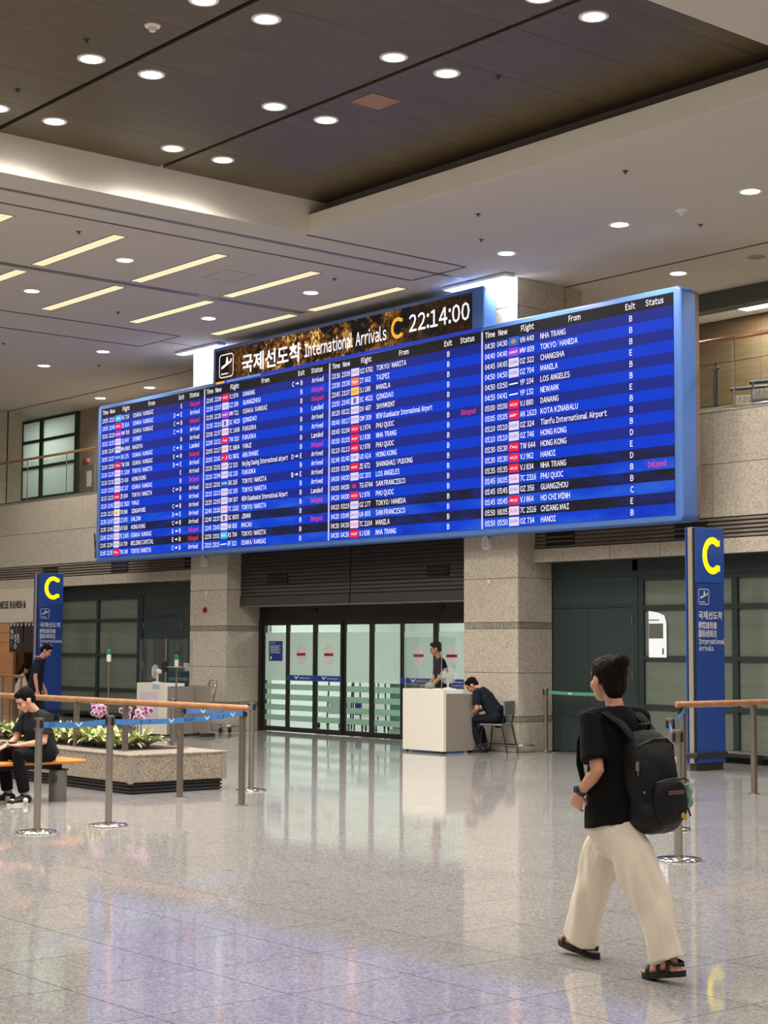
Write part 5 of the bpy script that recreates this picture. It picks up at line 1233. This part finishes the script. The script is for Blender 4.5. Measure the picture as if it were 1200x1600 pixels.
def head_matrix(c, face, up=(0,0,1)):
    y = V(face).normalized(); x = y.cross(V(up)).normalized(); z = x.cross(y)
    return Matrix(((x.x,y.x,z.x,c[0]),(x.y,y.y,z.y,c[1]),(x.z,y.z,z.z,c[2]),(0,0,0,1)))
def skin_body(mb, J, k=1.0, bare=False):
    ax = V(J['shR'])-V(J['shL']); hx = V(J['hipR'])-V(J['hipL'])
    limb(mb, [(V(J['pelvis'])-V((0,0,0.06)), 0.13*k, 0.09*k), (J['pelvis'], 0.15*k, 0.10*k), (vlerp(J['pelvis'],J['chest'],0.5), 0.12*k, 0.085*k), (J['chest'], 0.135*k, 0.095*k), (vlerp(J['chest'],J['neck'],0.6), 0.11*k, 0.06*k), (J['neck'], 0.05*k, 0.05*k)], ax)
    limb(mb, [(V(J['neck'])-V((0,0,0.03)), 0.055*k), (J['neck'], 0.050*k), (vlerp(J['neck'],J['head'],0.6), 0.046*k)], ax)
    for s in 'LR':
        limb(mb, [(vlerp(J['sh'+s],J['neck'],0.25), 0.040*k), (J['sh'+s], 0.046*k), (vlerp(J['sh'+s],J['el'+s],0.5), 0.043*k), (J['el'+s], 0.037*k), (vlerp(J['el'+s],J['wr'+s],0.3), 0.037*k), (J['wr'+s], 0.0245*k)], ax)
        if True:
            limb(mb, [(J['hip'+s], 0.08*k), (vlerp(J['hip'+s],J['kn'+s],0.4), 0.072*k), (J['kn'+s], 0.052*k), (vlerp(J['kn'+s],J['an'+s],0.3), 0.052*k), (J['an'+s], 0.034*k)], hx)
            h_ = V(J['an'+s])
            if bare: limb(mb, [(h_, 0.033*k), (vlerp(h_, J['toe'+s], 0.35), 0.036*k, 0.034*k), (J['toe'+s], 0.036*k, 0.017*k)], hx)
            else: limb(mb, [(h_-V((0,0,0.03)), 0.026*k), (vlerp((h_.x,h_.y,0.045), J['toe'+s], 0.5), 0.026*k, 0.014*k), (J['toe'+s], 0.024*k, 0.010*k)], hx)
def shirt(mb, J, k, grow, sleeve, hem=0.0, hw=0.165, hd=0.125):
    ax = V(J['shR'])-V(J['shL']); pv, ch, nk = V(J['pelvis']), V(J['chest']), V(J['neck'])
    up = (ch-pv).normalized()
    limb(mb, [(pv-up*hem, (hw+0.005)*k, hd*k), (vlerp(pv,ch,0.3), (hw-0.008)*k, hd*k), (vlerp(pv,ch,0.65), hw*k, (hd-0.002)*k), (ch, (hw+0.005)*k, (hd-0.005)*k), (vlerp(ch,nk,0.5), (hw)*k, 0.098*k), (vlerp(ch,nk,0.82), 0.115*k, 0.078*k), (vlerp(ch,nk,1.0), 0.066*k, 0.066*k)], ax, 18, 'ff')
    for s in 'LR':
        e = vlerp(J['sh'+s], J['el'+s], sleeve)
        limb(mb, [(vlerp(J['sh'+s],nk,0.45), 0.06*k), (J['sh'+s], (0.062+grow)*k), (vlerp(J['sh'+s],e,0.5), (0.058+grow)*k), (e, (0.058+grow*1.3)*k)], ax, 14, 'rf')
def trousers(mb, J, k, r=(0.098,0.088,0.072,0.066,0.060), low=0.9):
    hx = V(J['hipR'])-V(J['hipL']); pv = V(J['pelvis'])
    limb(mb, [(pv+V((0,0,0.10*k)), 0.142*k, 0.105*k), (pv, 0.165*k, 0.12*k), (pv-V((0,0,0.05*k)), 0.155*k, 0.115*k)], hx, 16)
    for s in 'LR':
        a, kn, an = V(J['hip'+s]), V(J['kn'+s]), V(J['an'+s])
        limb(mb, [(a, r[0]*k), (vlerp(a,kn,0.45), r[1]*k), (kn, r[2]*k), (vlerp(kn,an,0.4), r[3]*k), (vlerp(kn,an,low), r[4]*k)], hx, 14, 'rf')
def shoe(t, an, toe, k, m, sole_m, name='shoe'):
    an, toe = V(an), V(toe); d = V((toe.x-an.x, toe.y-an.y, 0)); L_ = d.length; d.normalize(); a = d.cross(V((0,0,1))); b = V((an.x, an.y, 0))
    mb = MB(); limb(mb, [(b-d*0.05*k+V((0,0,0.05)), 0.034*k, 0.045*k), (b+d*0.02*k+V((0,0,0.055)), 0.038*k, 0.05*k), (b+d*(L_*0.55)+V((0,0,0.045)), 0.045*k, 0.038*k), (b+d*(L_+0.02)+V((0,0,0.032)), 0.042*k, 0.024*k)], a, 12)
    limb(mb, [(b+V((0,0,0.06)), 0.042*k, 0.046*k), (b+V((0,0,0.10)), 0.042*k, 0.046*k)], a, 12)
    s = fuse(mb, name, m, t, 0.006, 3)
    sm = MB(); pts = []
    for i in range(20):
        u = 2*PI*i/20; x = math.cos(u); pts.append(b+d*(-0.055*k+(L_+0.115*k)*(0.5+0.5*x)-0.0)+a*(math.sin(u)*(0.046 if x > 0 else 0.040)*k))
    sm.loft([[p for p in pts], [p+V((0,0,0.026)) for p in pts]]); obj('sole', sm, sole_m, s)
    return s
def skin_mat(name, c): return mat(name, c, 0.5, var=0.05, scale=14)
skin_mat('skin_light', lin(218,166,136)); skin_mat('skin_tan', lin(196,138,108)); skin_mat('skin_mid', lin(208,152,122))
mat('eye_dark', lin(28,20,18), 0.2); mat('lip', lin(176,104,94), 0.45)
mat('hair_black', lin(14,12,11), 0.7, spec=0.12, var=0.3, scale=60, bump=0.6, bscale=90, stretch=(1,1,0.25)); mat('hair_brown', lin(26,16,13), 0.7, spec=0.12, var=0.35, scale=50, bump=0.6, bscale=80, stretch=(1,1,0.3))
mat('black_cotton', lin(13,13,14), 0.9, spec=0.2, var=0.1, scale=12, bump=0.25, bscale=14); mat('grey_tee', lin(38,39,40), 0.9, spec=0.2, var=0.12, scale=10, bump=0.25, bscale=14); mat('navy_uniform', lin(20,23,38), 0.8, spec=0.2, var=0.12, scale=10, bump=0.25, bscale=14)
mat('navy_trousers', lin(15,17,28), 0.8, spec=0.2, bump=0.25, bscale=12); mat('dark_trousers', lin(14,14,17), 0.85, spec=0.2, bump=0.3, bscale=12)
mat('cream_linen', lin(230,218,198), 0.85, var=0.05, scale=9, bump=0.3, bscale=16, stretch=(1,1,0.4)); mat('nylon_black', lin(10,10,11), 0.6, spec=0.35, var=0.15, scale=9, bump=0.35, bscale=11)
mat('sandal_black', lin(20,20,21), 0.6); mat('sole_white', lin(222,214,204), 0.6); mat('shoe_white', lin(232,228,222), 0.5); mat('pale_pink', lin(236,206,188), 0.8)
def short_hair(t, M, k=1.0, m='hair_black'):
    mb = MB(); R3 = M.to_3x3()
    mb.ell(M @ (V((0,-0.022,0.045))*k), [0.081*k,0.092*k,0.080*k], 18, 12, R3); mb.ell(M @ (V((0,-0.055,0.0))*k), [0.066*k,0.052*k,0.070*k], 16, 10, R3)
    mb.ell(M @ (V((0,0.035,0.083))*k), [0.060*k,0.042*k,0.034*k], 14, 10, R3)
    for s in (-1,1): mb.ell(M @ (V((s*0.066,0.012,0.030))*k), [0.014*k,0.022*k,0.034*k], 10, 8, R3)
    return fuse(mb, 'hair', m, t, 0.005, 3, (0.003, (50,50,50)))

# ---- the woman with the backpack, walking along the wall
W = thing('person', 'woman in black t-shirt and cream wide trousers walking left with a black backpack', 'person', (-5.86, 6.47, 0), PI/2)
JW = dict(head=(0.0,0.055,1.455), neck=(0,0.01,1.325), chest=(0,-0.005,1.13), pelvis=(0,-0.015,0.80), shL=(-0.172,0.02,1.25), shR=(0.172,0.0,1.255), elL=(-0.225,-0.075,1.005), elR=(0.225,0.03,1.01), wrL=(-0.205,0.065,0.885), wrR=(0.18,0.19,0.90),
          hipL=(-0.085,-0.02,0.78), hipR=(0.085,0.0,0.78), knL=(-0.09,-0.26,0.43), knR=(0.09,0.20,0.42), anL=(-0.09,-0.43,0.105), anR=(0.09,0.295,0.075), toeL=(-0.09,-0.29,0.035), toeR=(0.09,0.455,0.07))
kb = 0.93
b = MB(); skin_body(b, JW, kb, True)
MW = head_matrix((0,0.062,1.460), (0.16,1,-0.05)); head_parts(b, MW, 1.02)
hand(b, JW['wrL'], (0.25,0.55,-0.75), (1,0.1,0.35), 0.9, 0.45, 1); hand(b, JW['wrR'], (-0.5,0.8,-0.2), (-0.3,-0.2,-1), 0.9, 0.3, -1)
for s, hx in (('L',-0.09),('R',0.09)):     # heels and toes of the sandalled feet
    an = V(JW['an'+s]); toe = V(JW['toe'+s]); d = (toe-an).normalized()
    limb(b, [(an+V((0,-0.045,-0.045 if s == 'L' else -0.035)), 0.026, 0.028), (an+V((0,-0.01,-0.04)), 0.030, 0.030)], (1,0,0), 10)
    for i in range(5):
        x = (-0.028+i*0.014)*(1 if s == 'L' else -1); o = toe+V((x, 0.0, 0.004)); limb(b, [(o, 0.0085), (o+V((0, 0.028-0.004*i, -0.004 if s == 'L' else 0.014)), 0.0080)], (1,0,0), 8)
fuse(b, 'body', 'skin_mid', W, 0.0042, 4)
face_details(W, MW, 1.02, 'hair_brown')
h = MB(); R3 = MW.to_3x3()
h.ell(MW @ V((0,-0.024,0.036)), [0.088,0.100,0.086], 20, 14, R3); h.ell(MW @ V((0,-0.060,-0.022)), [0.072,0.052,0.088], 16, 10, R3); h.ell(MW @ V((0,0.022,0.072)), [0.066,0.056,0.042], 16, 10, R3)
h.ell(MW @ V((0.0,-0.118,0.082)), [0.046,0.044,0.044], 16, 12, R3); h.ell(MW @ V((0.0,-0.085,0.070)), [0.030,0.030,0.028], 12, 8, R3)
for s in (-1,1): h.ell(MW @ V((s*0.064,0.016,0.026)), [0.016,0.026,0.036], 10, 8, R3)
fuse(h, 'hair', 'hair_brown', W, 0.0045, 4, (0.003, (50,50,18)))
ts_ = MB()
limb(ts_, [((0,-0.035,0.722), 0.206, 0.176), ((0,-0.02,0.81), 0.200, 0.165), ((0,-0.01,0.97), 0.182, 0.136), ((0,-0.005,1.10), 0.178, 0.122), ((0,0.0,1.20), 0.178, 0.108), ((0,0.003,1.265), 0.140, 0.088), ((0,0.008,1.318), 0.080, 0.072)], (1,0,0), 22, 'ff')
for s in 'LR':
    e = vlerp(JW['sh'+s], JW['el'+s], 0.80)
    limb(ts_, [(V((0,0.005,1.285)), 0.045), (vlerp(JW['sh'+s],(0,0,1.30),0.45), 0.050), (JW['sh'+s], 0.062)], (0,1,0), 14)
    limb(ts_, [(vlerp(JW['sh'+s],(0,0,1.25),0.45), 0.060), (JW['sh'+s], 0.066), (vlerp(JW['sh'+s],e,0.55), 0.068), (e, 0.073)], (0,1,0), 16, 'rf')
ob = fuse(ts_, 't_shirt', 'black_cotton', W, 0.006, 4, (0.010, (9,9,5)))
tr = MB()
limb(tr, [((0,0.01,0.90), 0.150, 0.120), ((0,0.005,0.80), 0.178, 0.145), ((0,-0.005,0.70), 0.180, 0.150), ((0,-0.01,0.64), 0.150, 0.115)], (1,0,0), 20, 'fr')
limb(tr, [((-0.085,-0.05,0.72), 0.098, 0.128), ((-0.082,-0.175,0.58), 0.094, 0.118), ((-0.08,-0.265,0.45), 0.088, 0.104), ((-0.08,-0.325,0.33), 0.084, 0.096), ((-0.085,-0.37,0.20), 0.080, 0.090), ((-0.088,-0.405,0.105), 0.080, 0.090)], (1,0,0), 18, 'rf')
limb(tr, [((0.085,0.04,0.72), 0.098, 0.128), ((0.078,0.15,0.58), 0.092, 0.112), ((0.075,0.21,0.45), 0.086, 0.102), ((0.075,0.25,0.33), 0.084, 0.096), ((0.08,0.29,0.20), 0.084, 0.098), ((0.085,0.33,0.085), 0.088, 0.114)], (1,0,0), 18, 'rf')
fuse(tr, 'trousers', 'cream_linen', W, 0.006, 4, (0.030, (14,11,3.2)), 3.1, 0.70)
def sandal(t, an, toe, heel_z, toe_z):
    an, toe = V(an), V(toe); a = V((1,0,0)); y0, y1 = an.y-0.085, toe.y+0.045; n = 12; top, bot = [], []
    def zc(y): return heel_z+(toe_z-heel_z)*((y-y0)/(y1-y0))
    pts = []
    for i in range(26):
        u = 2*PI*i/26; y = (y0+y1)/2+(y1-y0)/2*math.cos(u); w_ = (0.043 if math.cos(u) > 0 else 0.035); pts.append((an.x+w_*math.copysign(abs(math.sin(u))**0.8, math.sin(u)), y))
    mb = MB().loft([[(x, y, max(0.0, zc(y)-0.0)) for x, y in pts], [(x, y, max(0.0, zc(y))+0.030) for x, y in pts]])
    s = obj('sandal', mb, 'sandal_black', t)
    for f, h_ in ((0.30,0.064),(0.52,0.062),(0.78,0.046)):
        y = y0+(y1-y0)*f; z = zc(y)+0.02; w_ = 0.040
        st = MB(); ring = [(an.x-w_, y, z), (an.x-w_*0.96, y, z+h_*0.62), (an.x-w_*0.5, y+0.004, z+h_), (an.x+w_*0.5, y+0.004, z+h_), (an.x+w_*0.96, y, z+h_*0.62), (an.x+w_, y, z)]
        limb(st, [(p, 0.011, 0.004) for p in ring], (0,1,0), 8); obj('strap', st, 'sandal_black', s, True)
    st = MB(); y = y0+0.012; z = zc(y0)+0.055
    limb(st, [((an.x-0.038, y0+0.09, z+0.01), 0.010, 0.004), ((an.x-0.034, y0+0.04, z), 0.010, 0.004), ((an.x, y0+0.008, z), 0.010, 0.004), ((an.x+0.034, y0+0.04, z), 0.010, 0.004), ((an.x+0.038, y0+0.09, z+0.01), 0.010, 0.004)], (0,0,1), 8); obj('heel_strap', st, 'sandal_black', s, True)
    return s
sandal(W, JW['anL'], JW['toeL'], 0.045, -0.006)
sandal(W, JW['anR'], JW['toeR'], 0.0, 0.042)
wt_ = MB(); d_ = (V(JW['wrL'])-V(JW['elL'])).normalized(); c_ = V(JW['wrL'])-d_*0.02
wt_.cyl(c_-d_*0.012, c_+d_*0.012, 0.029, 16); wt_.cyl(c_+V((-0.024,0.008,0.006)), c_+V((-0.036,0.012,0.008)), 0.018, 14)
obj('watch', wt_, mat('watch_green', lin(52,64,60), 0.4, 0.3), W, True)
# the backpack she carries: a thing of its own
BP = thing('backpack', 'large black backpack with small badges and a plush charm on the walking woman', 'backpack', (-5.86, 6.47, 0), PI/2)
def srounded(mb, c, r, ex=2.8, n=22, m=14, tilt=0.0):
    rings = []
    for k in range(1, m):
        t = PI*k/m-PI/2; ct = math.copysign(abs(math.cos(t))**(2/ex), math.cos(t)); st = math.copysign(abs(math.sin(t))**(2/ex), math.sin(t)); ring = []
        for i in range(n):
            u = 2*PI*i/n; cu = math.copysign(abs(math.cos(u))**(2/ex), math.cos(u)); su = math.copysign(abs(math.sin(u))**(2/ex), math.sin(u))
            z = r[2]*st; ring.append((c[0]+r[0]*ct*cu, c[1]+r[1]*ct*su+tilt*z, c[2]+z))
        rings.append(ring)
    return mb.loft(rings)
mb = MB(); srounded(mb, (0.025,-0.215,0.955), (0.150,0.105,0.255), 2.7, tilt=0.16); srounded(mb, (0.025,-0.235,0.80), (0.155,0.110,0.11), 2.4)
fuse(mb, 'main_compartment', 'nylon_black', BP, 0.006, 3, (0.012, (8,8,7)), 1.7)
mb = MB(); srounded(mb, (0.03,-0.325,0.855), (0.118,0.045,0.118), 2.6); fuse(mb, 'front_pocket', 'nylon_black', BP, 0.006, 3, (0.006, (10,10,9)), 5)
mb = MB(); limb(mb, [((-0.085,-0.345,0.955),0.006),((-0.03,-0.372,0.972),0.006),((0.09,-0.372,0.972),0.006),((0.145,-0.345,0.955),0.006)], (0,0,1), 6); obj('pocket_zip', mb, mat('zip_black', lin(34,34,36), 0.4), BP, True)
mb = MB(); limb(mb, [((-0.10,-0.235,1.13),0.006),((-0.02,-0.262,1.165),0.006),((0.08,-0.262,1.165),0.006),((0.16,-0.235,1.13),0.006),((0.175,-0.24,1.0),0.006)], (0,0,1), 6); obj('main_zip', mb, 'zip_black', BP, True)
for s, nm in ((-1,'L'),(1,'R')):
    x = 0.085*s; mb = MB()
    limb(mb, [((x+0.02,-0.18,1.16),0.028,0.007), ((x+0.01*s,-0.125,1.235),0.031,0.010), ((x+0.03*s,-0.03,1.290),0.033,0.011), ((x+0.04*s,0.07,1.255),0.033,0.010), ((x+0.045*s,0.125,1.14),0.031,0.009), ((x+0.05*s,0.13,1.02),0.026,0.007), ((x+0.085*s,0.06,0.90),0.018,0.005), ((x+0.06*s,-0.14,0.80),0.014,0.005)], (1,0,0), 10)
    obj('shoulder_strap', mb, mat('strap_black', lin(17,17,18), 0.7, spec=0.25, bump=0.3, bscale=60), BP, True)
mb = MB(); limb(mb, [((-0.03,-0.155,1.19),0.012,0.005),((-0.025,-0.17,1.235),0.012,0.005),((0.06,-0.17,1.235),0.012,0.005),((0.065,-0.155,1.19),0.012,0.005)], (0,1,0), 8); obj('carry_loop', mb, 'strap_black', BP, True)
obj('brand_patch', MB().rbox(-0.035,0.085,-0.375,-0.368,0.895,0.915,0.002), mat('patch_grey', lin(92,66,70), 0.6), BP)
obj('zip_pull', MB().rbox(-0.138,-0.122,-0.265,-0.250,1.01,1.055,0.003).tube([(-0.13,-0.26,1.01),(-0.135,-0.265,0.985)],0.004,6), 'chrome', BP)
obj('zip_pull', MB().rbox(-0.128,-0.118,-0.30,-0.29,0.90,0.915,0.003), 'chrome', BP)
obj('zip_tab', MB().rbox(0.128,0.156,-0.268,-0.258,1.035,1.07,0.003), 'white_paint', BP)
for x, z in ((0.075,0.79),(0.105,0.775)): obj('badge', MB().lathe([(0,-0.006),(0.014,-0.004),(0.015,0)], c=(x,-0.372+0.012*(x > 0.09),z), n=14, axis='y'), mat('badge_gold', lin(206,166,90), 0.4, 0.2), BP, True)
mb = MB(); mb.ell((0.175,-0.315,0.90),(0.03,0.03,0.035)); mb.ell((0.185,-0.31,0.85),(0.032,0.03,0.036)); mb.ell((0.165,-0.33,0.925),(0.012,0.012,0.014)); mb.ell((0.19,-0.30,0.925),(0.012,0.012,0.014))
fuse(mb, 'plush_charm', mat('plush_green', lin(120,156,138), 0.9, var=0.5, scale=30), BP, 0.005, 2)
obj('charm_cord', MB().tube([(0.15,-0.31,0.93),(0.17,-0.315,0.92)],0.004,6).tube([(0.185,-0.31,0.82),(0.195,-0.32,0.775)],0.005,6), 'strap_black', BP)

# ---- the man sitting on the bench with a phone
A = thing('person', 'man in dark grey t-shirt and black trousers sitting on the bench, looking down', 'person', (-15.70, 8.55, 0), PI+0.10)
JA = dict(head=(0.015,0.225,1.055), neck=(0.0,0.115,0.935), chest=(0,0.085,0.775), pelvis=(0,0.0,0.525), shL=(-0.185,0.10,0.875), shR=(0.185,0.10,0.875), elL=(-0.235,0.165,0.635), elR=(0.225,0.20,0.645), wrL=(-0.06,0.335,0.595), wrR=(0.075,0.375,0.605),
          hipL=(-0.09,0.02,0.50), hipR=(0.09,0.02,0.50), knL=(-0.12,0.40,0.505), knR=(0.16,0.40,0.505), anL=(-0.115,0.30,0.10), anR=(0.175,0.31,0.10), toeL=(-0.125,0.46,0.03), toeR=(0.20,0.47,0.03))
b = MB(); skin_body(b, JA, 0.98); MA = head_matrix((0.02,0.225,1.055), (0.22,0.85,-0.62)); head_parts(b, MA, 1.03)
hand(b, JA['wrL'], (0.75,0.6,0.05), (0.1,0.1,1), 0.95, 0.3, 1); hand(b, JA['wrR'], (-0.35,0.85,-0.1), (-0.3,0,-1), 0.95, 0.3, -1)
fuse(b, 'body', 'skin_light', A, 0.005, 4); face_details(A, MA, 1.03); short_hair(A, MA, 1.03)
b = MB(); shirt(b, JA, 1.0, 0.012, 0.72, 0.05, 0.178, 0.128); fuse(b, 't_shirt', 'grey_tee', A, 0.006, 4, (0.010, (9,9,6)))
b = MB(); trousers(b, JA, 1.0, (0.100,0.092,0.076,0.068,0.058), 0.92); fuse(b, 'trousers', 'dark_trousers', A, 0.006, 4, (0.008, (9,9,6)))
for s in 'LR':
    sh_ = shoe(A, JA['an'+s], JA['toe'+s], 1.0, 'black', 'sole_white')
    an, toe = V(JA['an'+s]), V(JA['toe'+s]); d = V((toe.x-an.x,toe.y-an.y,0)).normalized(); a = d.cross(V((0,0,1)))
    for q in (-1, 1):
        o = an+d*0.02; o.z = 0.045; obj('white_overlay', MB().ell(o+a*q*0.038, (0.030,0.030,0.028), 10, 8), 'shoe_white', sh_, True)
    obj('toe_overlay', MB().ell(V((toe.x,toe.y,0.05))-d*0.01, (0.032,0.032,0.016), 10, 8), 'shoe_white', sh_, True)
    m2 = MB(); limb(m2, [(an+V((0,0,0.0)), 0.043), (an+V((0,0,0.03)), 0.043)], a, 12, 'ff'); obj('sock', m2, mat('sock_grey', lin(150,148,144), 0.9), sh_, True)
PH = thing('smartphone', 'dark red smartphone held by the man on the bench', 'phone', (-15.72, 8.16, 0.625), 0.35)
obj('phone_body', MB().rbox(-0.078,0.078,-0.038,0.038,-0.005,0.005,0.004), mat('phone_red', lin(70,26,30), 0.3), PH); obj('phone_screen', MB().box(-0.072,0.072,-0.033,0.033,0.005,0.0065), 'black', PH)

# ---- uniformed guard standing behind the right counter
def uniformed(label, loc, rz, J, M, hk, up=True, hl=None, hr=None, cap=False):
    t = thing('person', label, 'person', loc, rz)
    b = MB(); skin_body(b, J, 0.98); head_parts(b, M, hk); hand(b, J['wrL'], *hl, 0.95, 0.3, 1); hand(b, J['wrR'], *hr, 0.95, 0.3, -1)
    fuse(b, 'body', 'skin_tan', t, 0.006, 3); face_details(t, M, hk); short_hair(t, M, hk)
    b = MB(); shirt(b, J, 1.0, 0.008, 0.75, 0.02, 0.172, 0.125); fuse(b, 'uniform_shirt', 'navy_uniform', t, 0.007, 4, (0.008, (9,9,6)))
    b = MB(); trousers(b, J, 1.0); fuse(b, 'trousers', 'navy_trousers', t, 0.007, 4, (0.007, (9,9,6)))
    for s in 'LR': shoe(t, J['an'+s], J['toe'+s], 1.0, 'black', 'rubber')
    return t
JG = dict(head=(0,0.10,1.585), neck=(0,0.035,1.425), chest=(0,0.01,1.24), pelvis=(0,-0.03,0.93), shL=(-0.19,0.03,1.365), shR=(0.19,0.03,1.365), elL=(-0.25,0.05,1.11), elR=(0.24,0.10,1.12), wrL=(-0.21,0.20,0.965), wrR=(0.16,0.22,0.985),
          hipL=(-0.09,-0.02,0.90), hipR=(0.09,-0.02,0.90), knL=(-0.10,-0.01,0.49), knR=(0.10,0.0,0.49), anL=(-0.11,-0.03,0.09), anR=(0.11,-0.03,0.09), toeL=(-0.13,0.13,0.03), toeR=(0.13,0.13,0.03))
MG = head_matrix((0,0.10,1.59), (0.1,0.95,-0.3))
G1 = uniformed('guard in navy short-sleeved uniform standing behind the right counter', (-20.50, 18.42, 0), math.radians(140), JG, MG, 1.0, hl=((0.5,0.8,-0.2),(0.3,0,-1)), hr=((-0.3,0.9,0),(-0.3,0,-1)))
obj('lanyard', MB().tube([(-0.06,0.075,1.40),(-0.03,0.125,1.30),(0.0,0.145,1.20),(0.03,0.125,1.30),(0.06,0.075,1.40)], 0.006, 6), mat('lanyard_red', lin(170,70,60), 0.6), G1)
obj('arm_patch', MB().ell((-0.268,0.03,1.25),(0.012,0.028,0.035)), mat('patch_white', lin(170,176,190), 0.7), G1)
JS = dict(head=(0,0.43,1.03), neck=(0,0.30,0.975), chest=(0,0.19,0.83), pelvis=(0,0.0,0.545), shL=(-0.19,0.275,0.915), shR=(0.19,0.275,0.915), elL=(-0.235,0.25,0.68), elR=(0.235,0.28,0.68), wrL=(-0.12,0.37,0.60), wrR=(0.10,0.40,0.62),
          hipL=(-0.09,0.02,0.52), hipR=(0.09,0.02,0.52), knL=(-0.11,0.385,0.50), knR=(0.11,0.385,0.50), anL=(-0.10,0.245,0.09), anR=(0.10,0.26,0.09), toeL=(-0.11,0.40,0.03), toeR=(0.11,0.42,0.03))
MS = head_matrix((0,0.43,1.03), (-0.15,0.72,-0.70))
G2 = uniformed('guard in navy uniform sitting bent forward on the chair beside the right counter', (-18.74, 18.00, 0), math.radians(114), JS, MS, 1.0, hl=((0.5,0.8,0),(0.2,0,-1)), hr=((-0.3,0.9,0),(-0.3,0,-1)))
obj('arm_patch', MB().ell((-0.265,0.27,0.80),(0.012,0.028,0.035)), 'patch_white', G2)
# ---- man walking past the left totem sign
JM = dict(head=(0,0.165,1.52), neck=(0,0.065,1.385), chest=(0,0.02,1.21), pelvis=(0,-0.02,0.90), shL=(-0.19,0.05,1.32), shR=(0.19,0.05,1.32), elL=(-0.235,-0.02,1.05), elR=(0.235,0.02,1.05), wrL=(-0.22,0.10,0.83), wrR=(0.225,0.06,0.81),
          hipL=(-0.09,-0.02,0.87), hipR=(0.09,-0.02,0.87), knL=(-0.10,-0.06,0.47), knR=(0.10,0.12,0.48), anL=(-0.10,-0.24,0.12), anR=(0.10,0.20,0.09), toeL=(-0.11,-0.10,0.03), toeR=(0.11,0.36,0.04))
MM = head_matrix((0,0.165,1.525), (0.05,0.8,-0.55))
G3 = uniformed('stooping man in navy shirt and dark trousers walking past the left totem sign', (-27.35, 14.72, 0), math.radians(-40), JM, MM, 1.0, hl=((0,0.25,-1),(1,0,0)), hr=((0,0.2,-1),(-1,0,0)))
obj('lanyard', MB().tube([(-0.06,0.02,1.41),(0.0,-0.03,1.42),(0.06,0.02,1.41),(0.07,0.09,1.36)], 0.009, 6), mat('lanyard_pink', lin(214,150,150), 0.6), G3)
# ---- woman seated before the shop
JD = dict(head=(0,0.12,1.09), neck=(0,0.05,0.955), chest=(0,0.03,0.80), pelvis=(0,0.0,0.54), shL=(-0.165,0.04,0.90), shR=(0.165,0.04,0.90), elL=(-0.20,0.12,0.68), elR=(0.20,0.12,0.68), wrL=(-0.08,0.30,0.70), wrR=(0.08,0.30,0.70),
          hipL=(-0.09,0.02,0.52), hipR=(0.09,0.02,0.52), knL=(-0.09,0.40,0.50), knR=(0.09,0.40,0.50), anL=(-0.09,0.38,0.09), anR=(0.09,0.38,0.09), toeL=(-0.09,0.53,0.03), toeR=(0.09,0.53,0.03))
D = thing('person', 'long-haired woman in a pale top sitting before the shop at the left edge', 'person', (-34.14, 17.95, 0), math.radians(-20))
MD = head_matrix((0,0.12,1.09), (0,0.85,-0.5)); b = MB(); skin_body(b, JD, 0.9); head_parts(b, MD, 0.95); hand(b, JD['wrL'], (0.4,0.9,0), (0,0,-1), 0.9); hand(b, JD['wrR'], (-0.4,0.9,0), (0,0,-1), 0.9, 0.3, -1)
fuse(b, 'body', 'skin_light', D, 0.008, 3); face_details(D, MD, 0.95)
h = MB(); R3 = MD.to_3x3(); h.ell(MD @ V((0,-0.02,0.035)), [0.084,0.094,0.085], 16, 10, R3); limb(h, [((0,0.04,1.06),0.085,0.05), ((0,-0.05,0.95),0.10,0.05), ((0,-0.07,0.80),0.09,0.035)], (1,0,0), 12); fuse(h, 'hair', 'hair_black', D, 0.008, 3)
b = MB(); shirt(b, JD, 0.92, 0.012, 0.9, 0.03); fuse(b, 'blouse', 'pale_pink', D, 0.009, 3)
b = MB(); trousers(b, JD, 0.92); fuse(b, 'trousers', 'dark_trousers', D, 0.009, 3)
for s in 'LR': shoe(D, JD['an'+s], JD['toe'+s], 0.9, 'black', 'rubber')
t = thing('stool', 'small wooden stool under the woman before the shop', 'stool', (-34.14, 17.95, 0))
obj('stool_seat', MB().rbox(-0.19,0.19,-0.19,0.19,0.41,0.44,0.01), 'shop_wood', t)
for x in (-0.15,0.15):
    for y in (-0.15,0.15): obj('leg', MB().cyl((x,y,0),(x,y,0.41),0.016,8), 'jamb_brown', t)
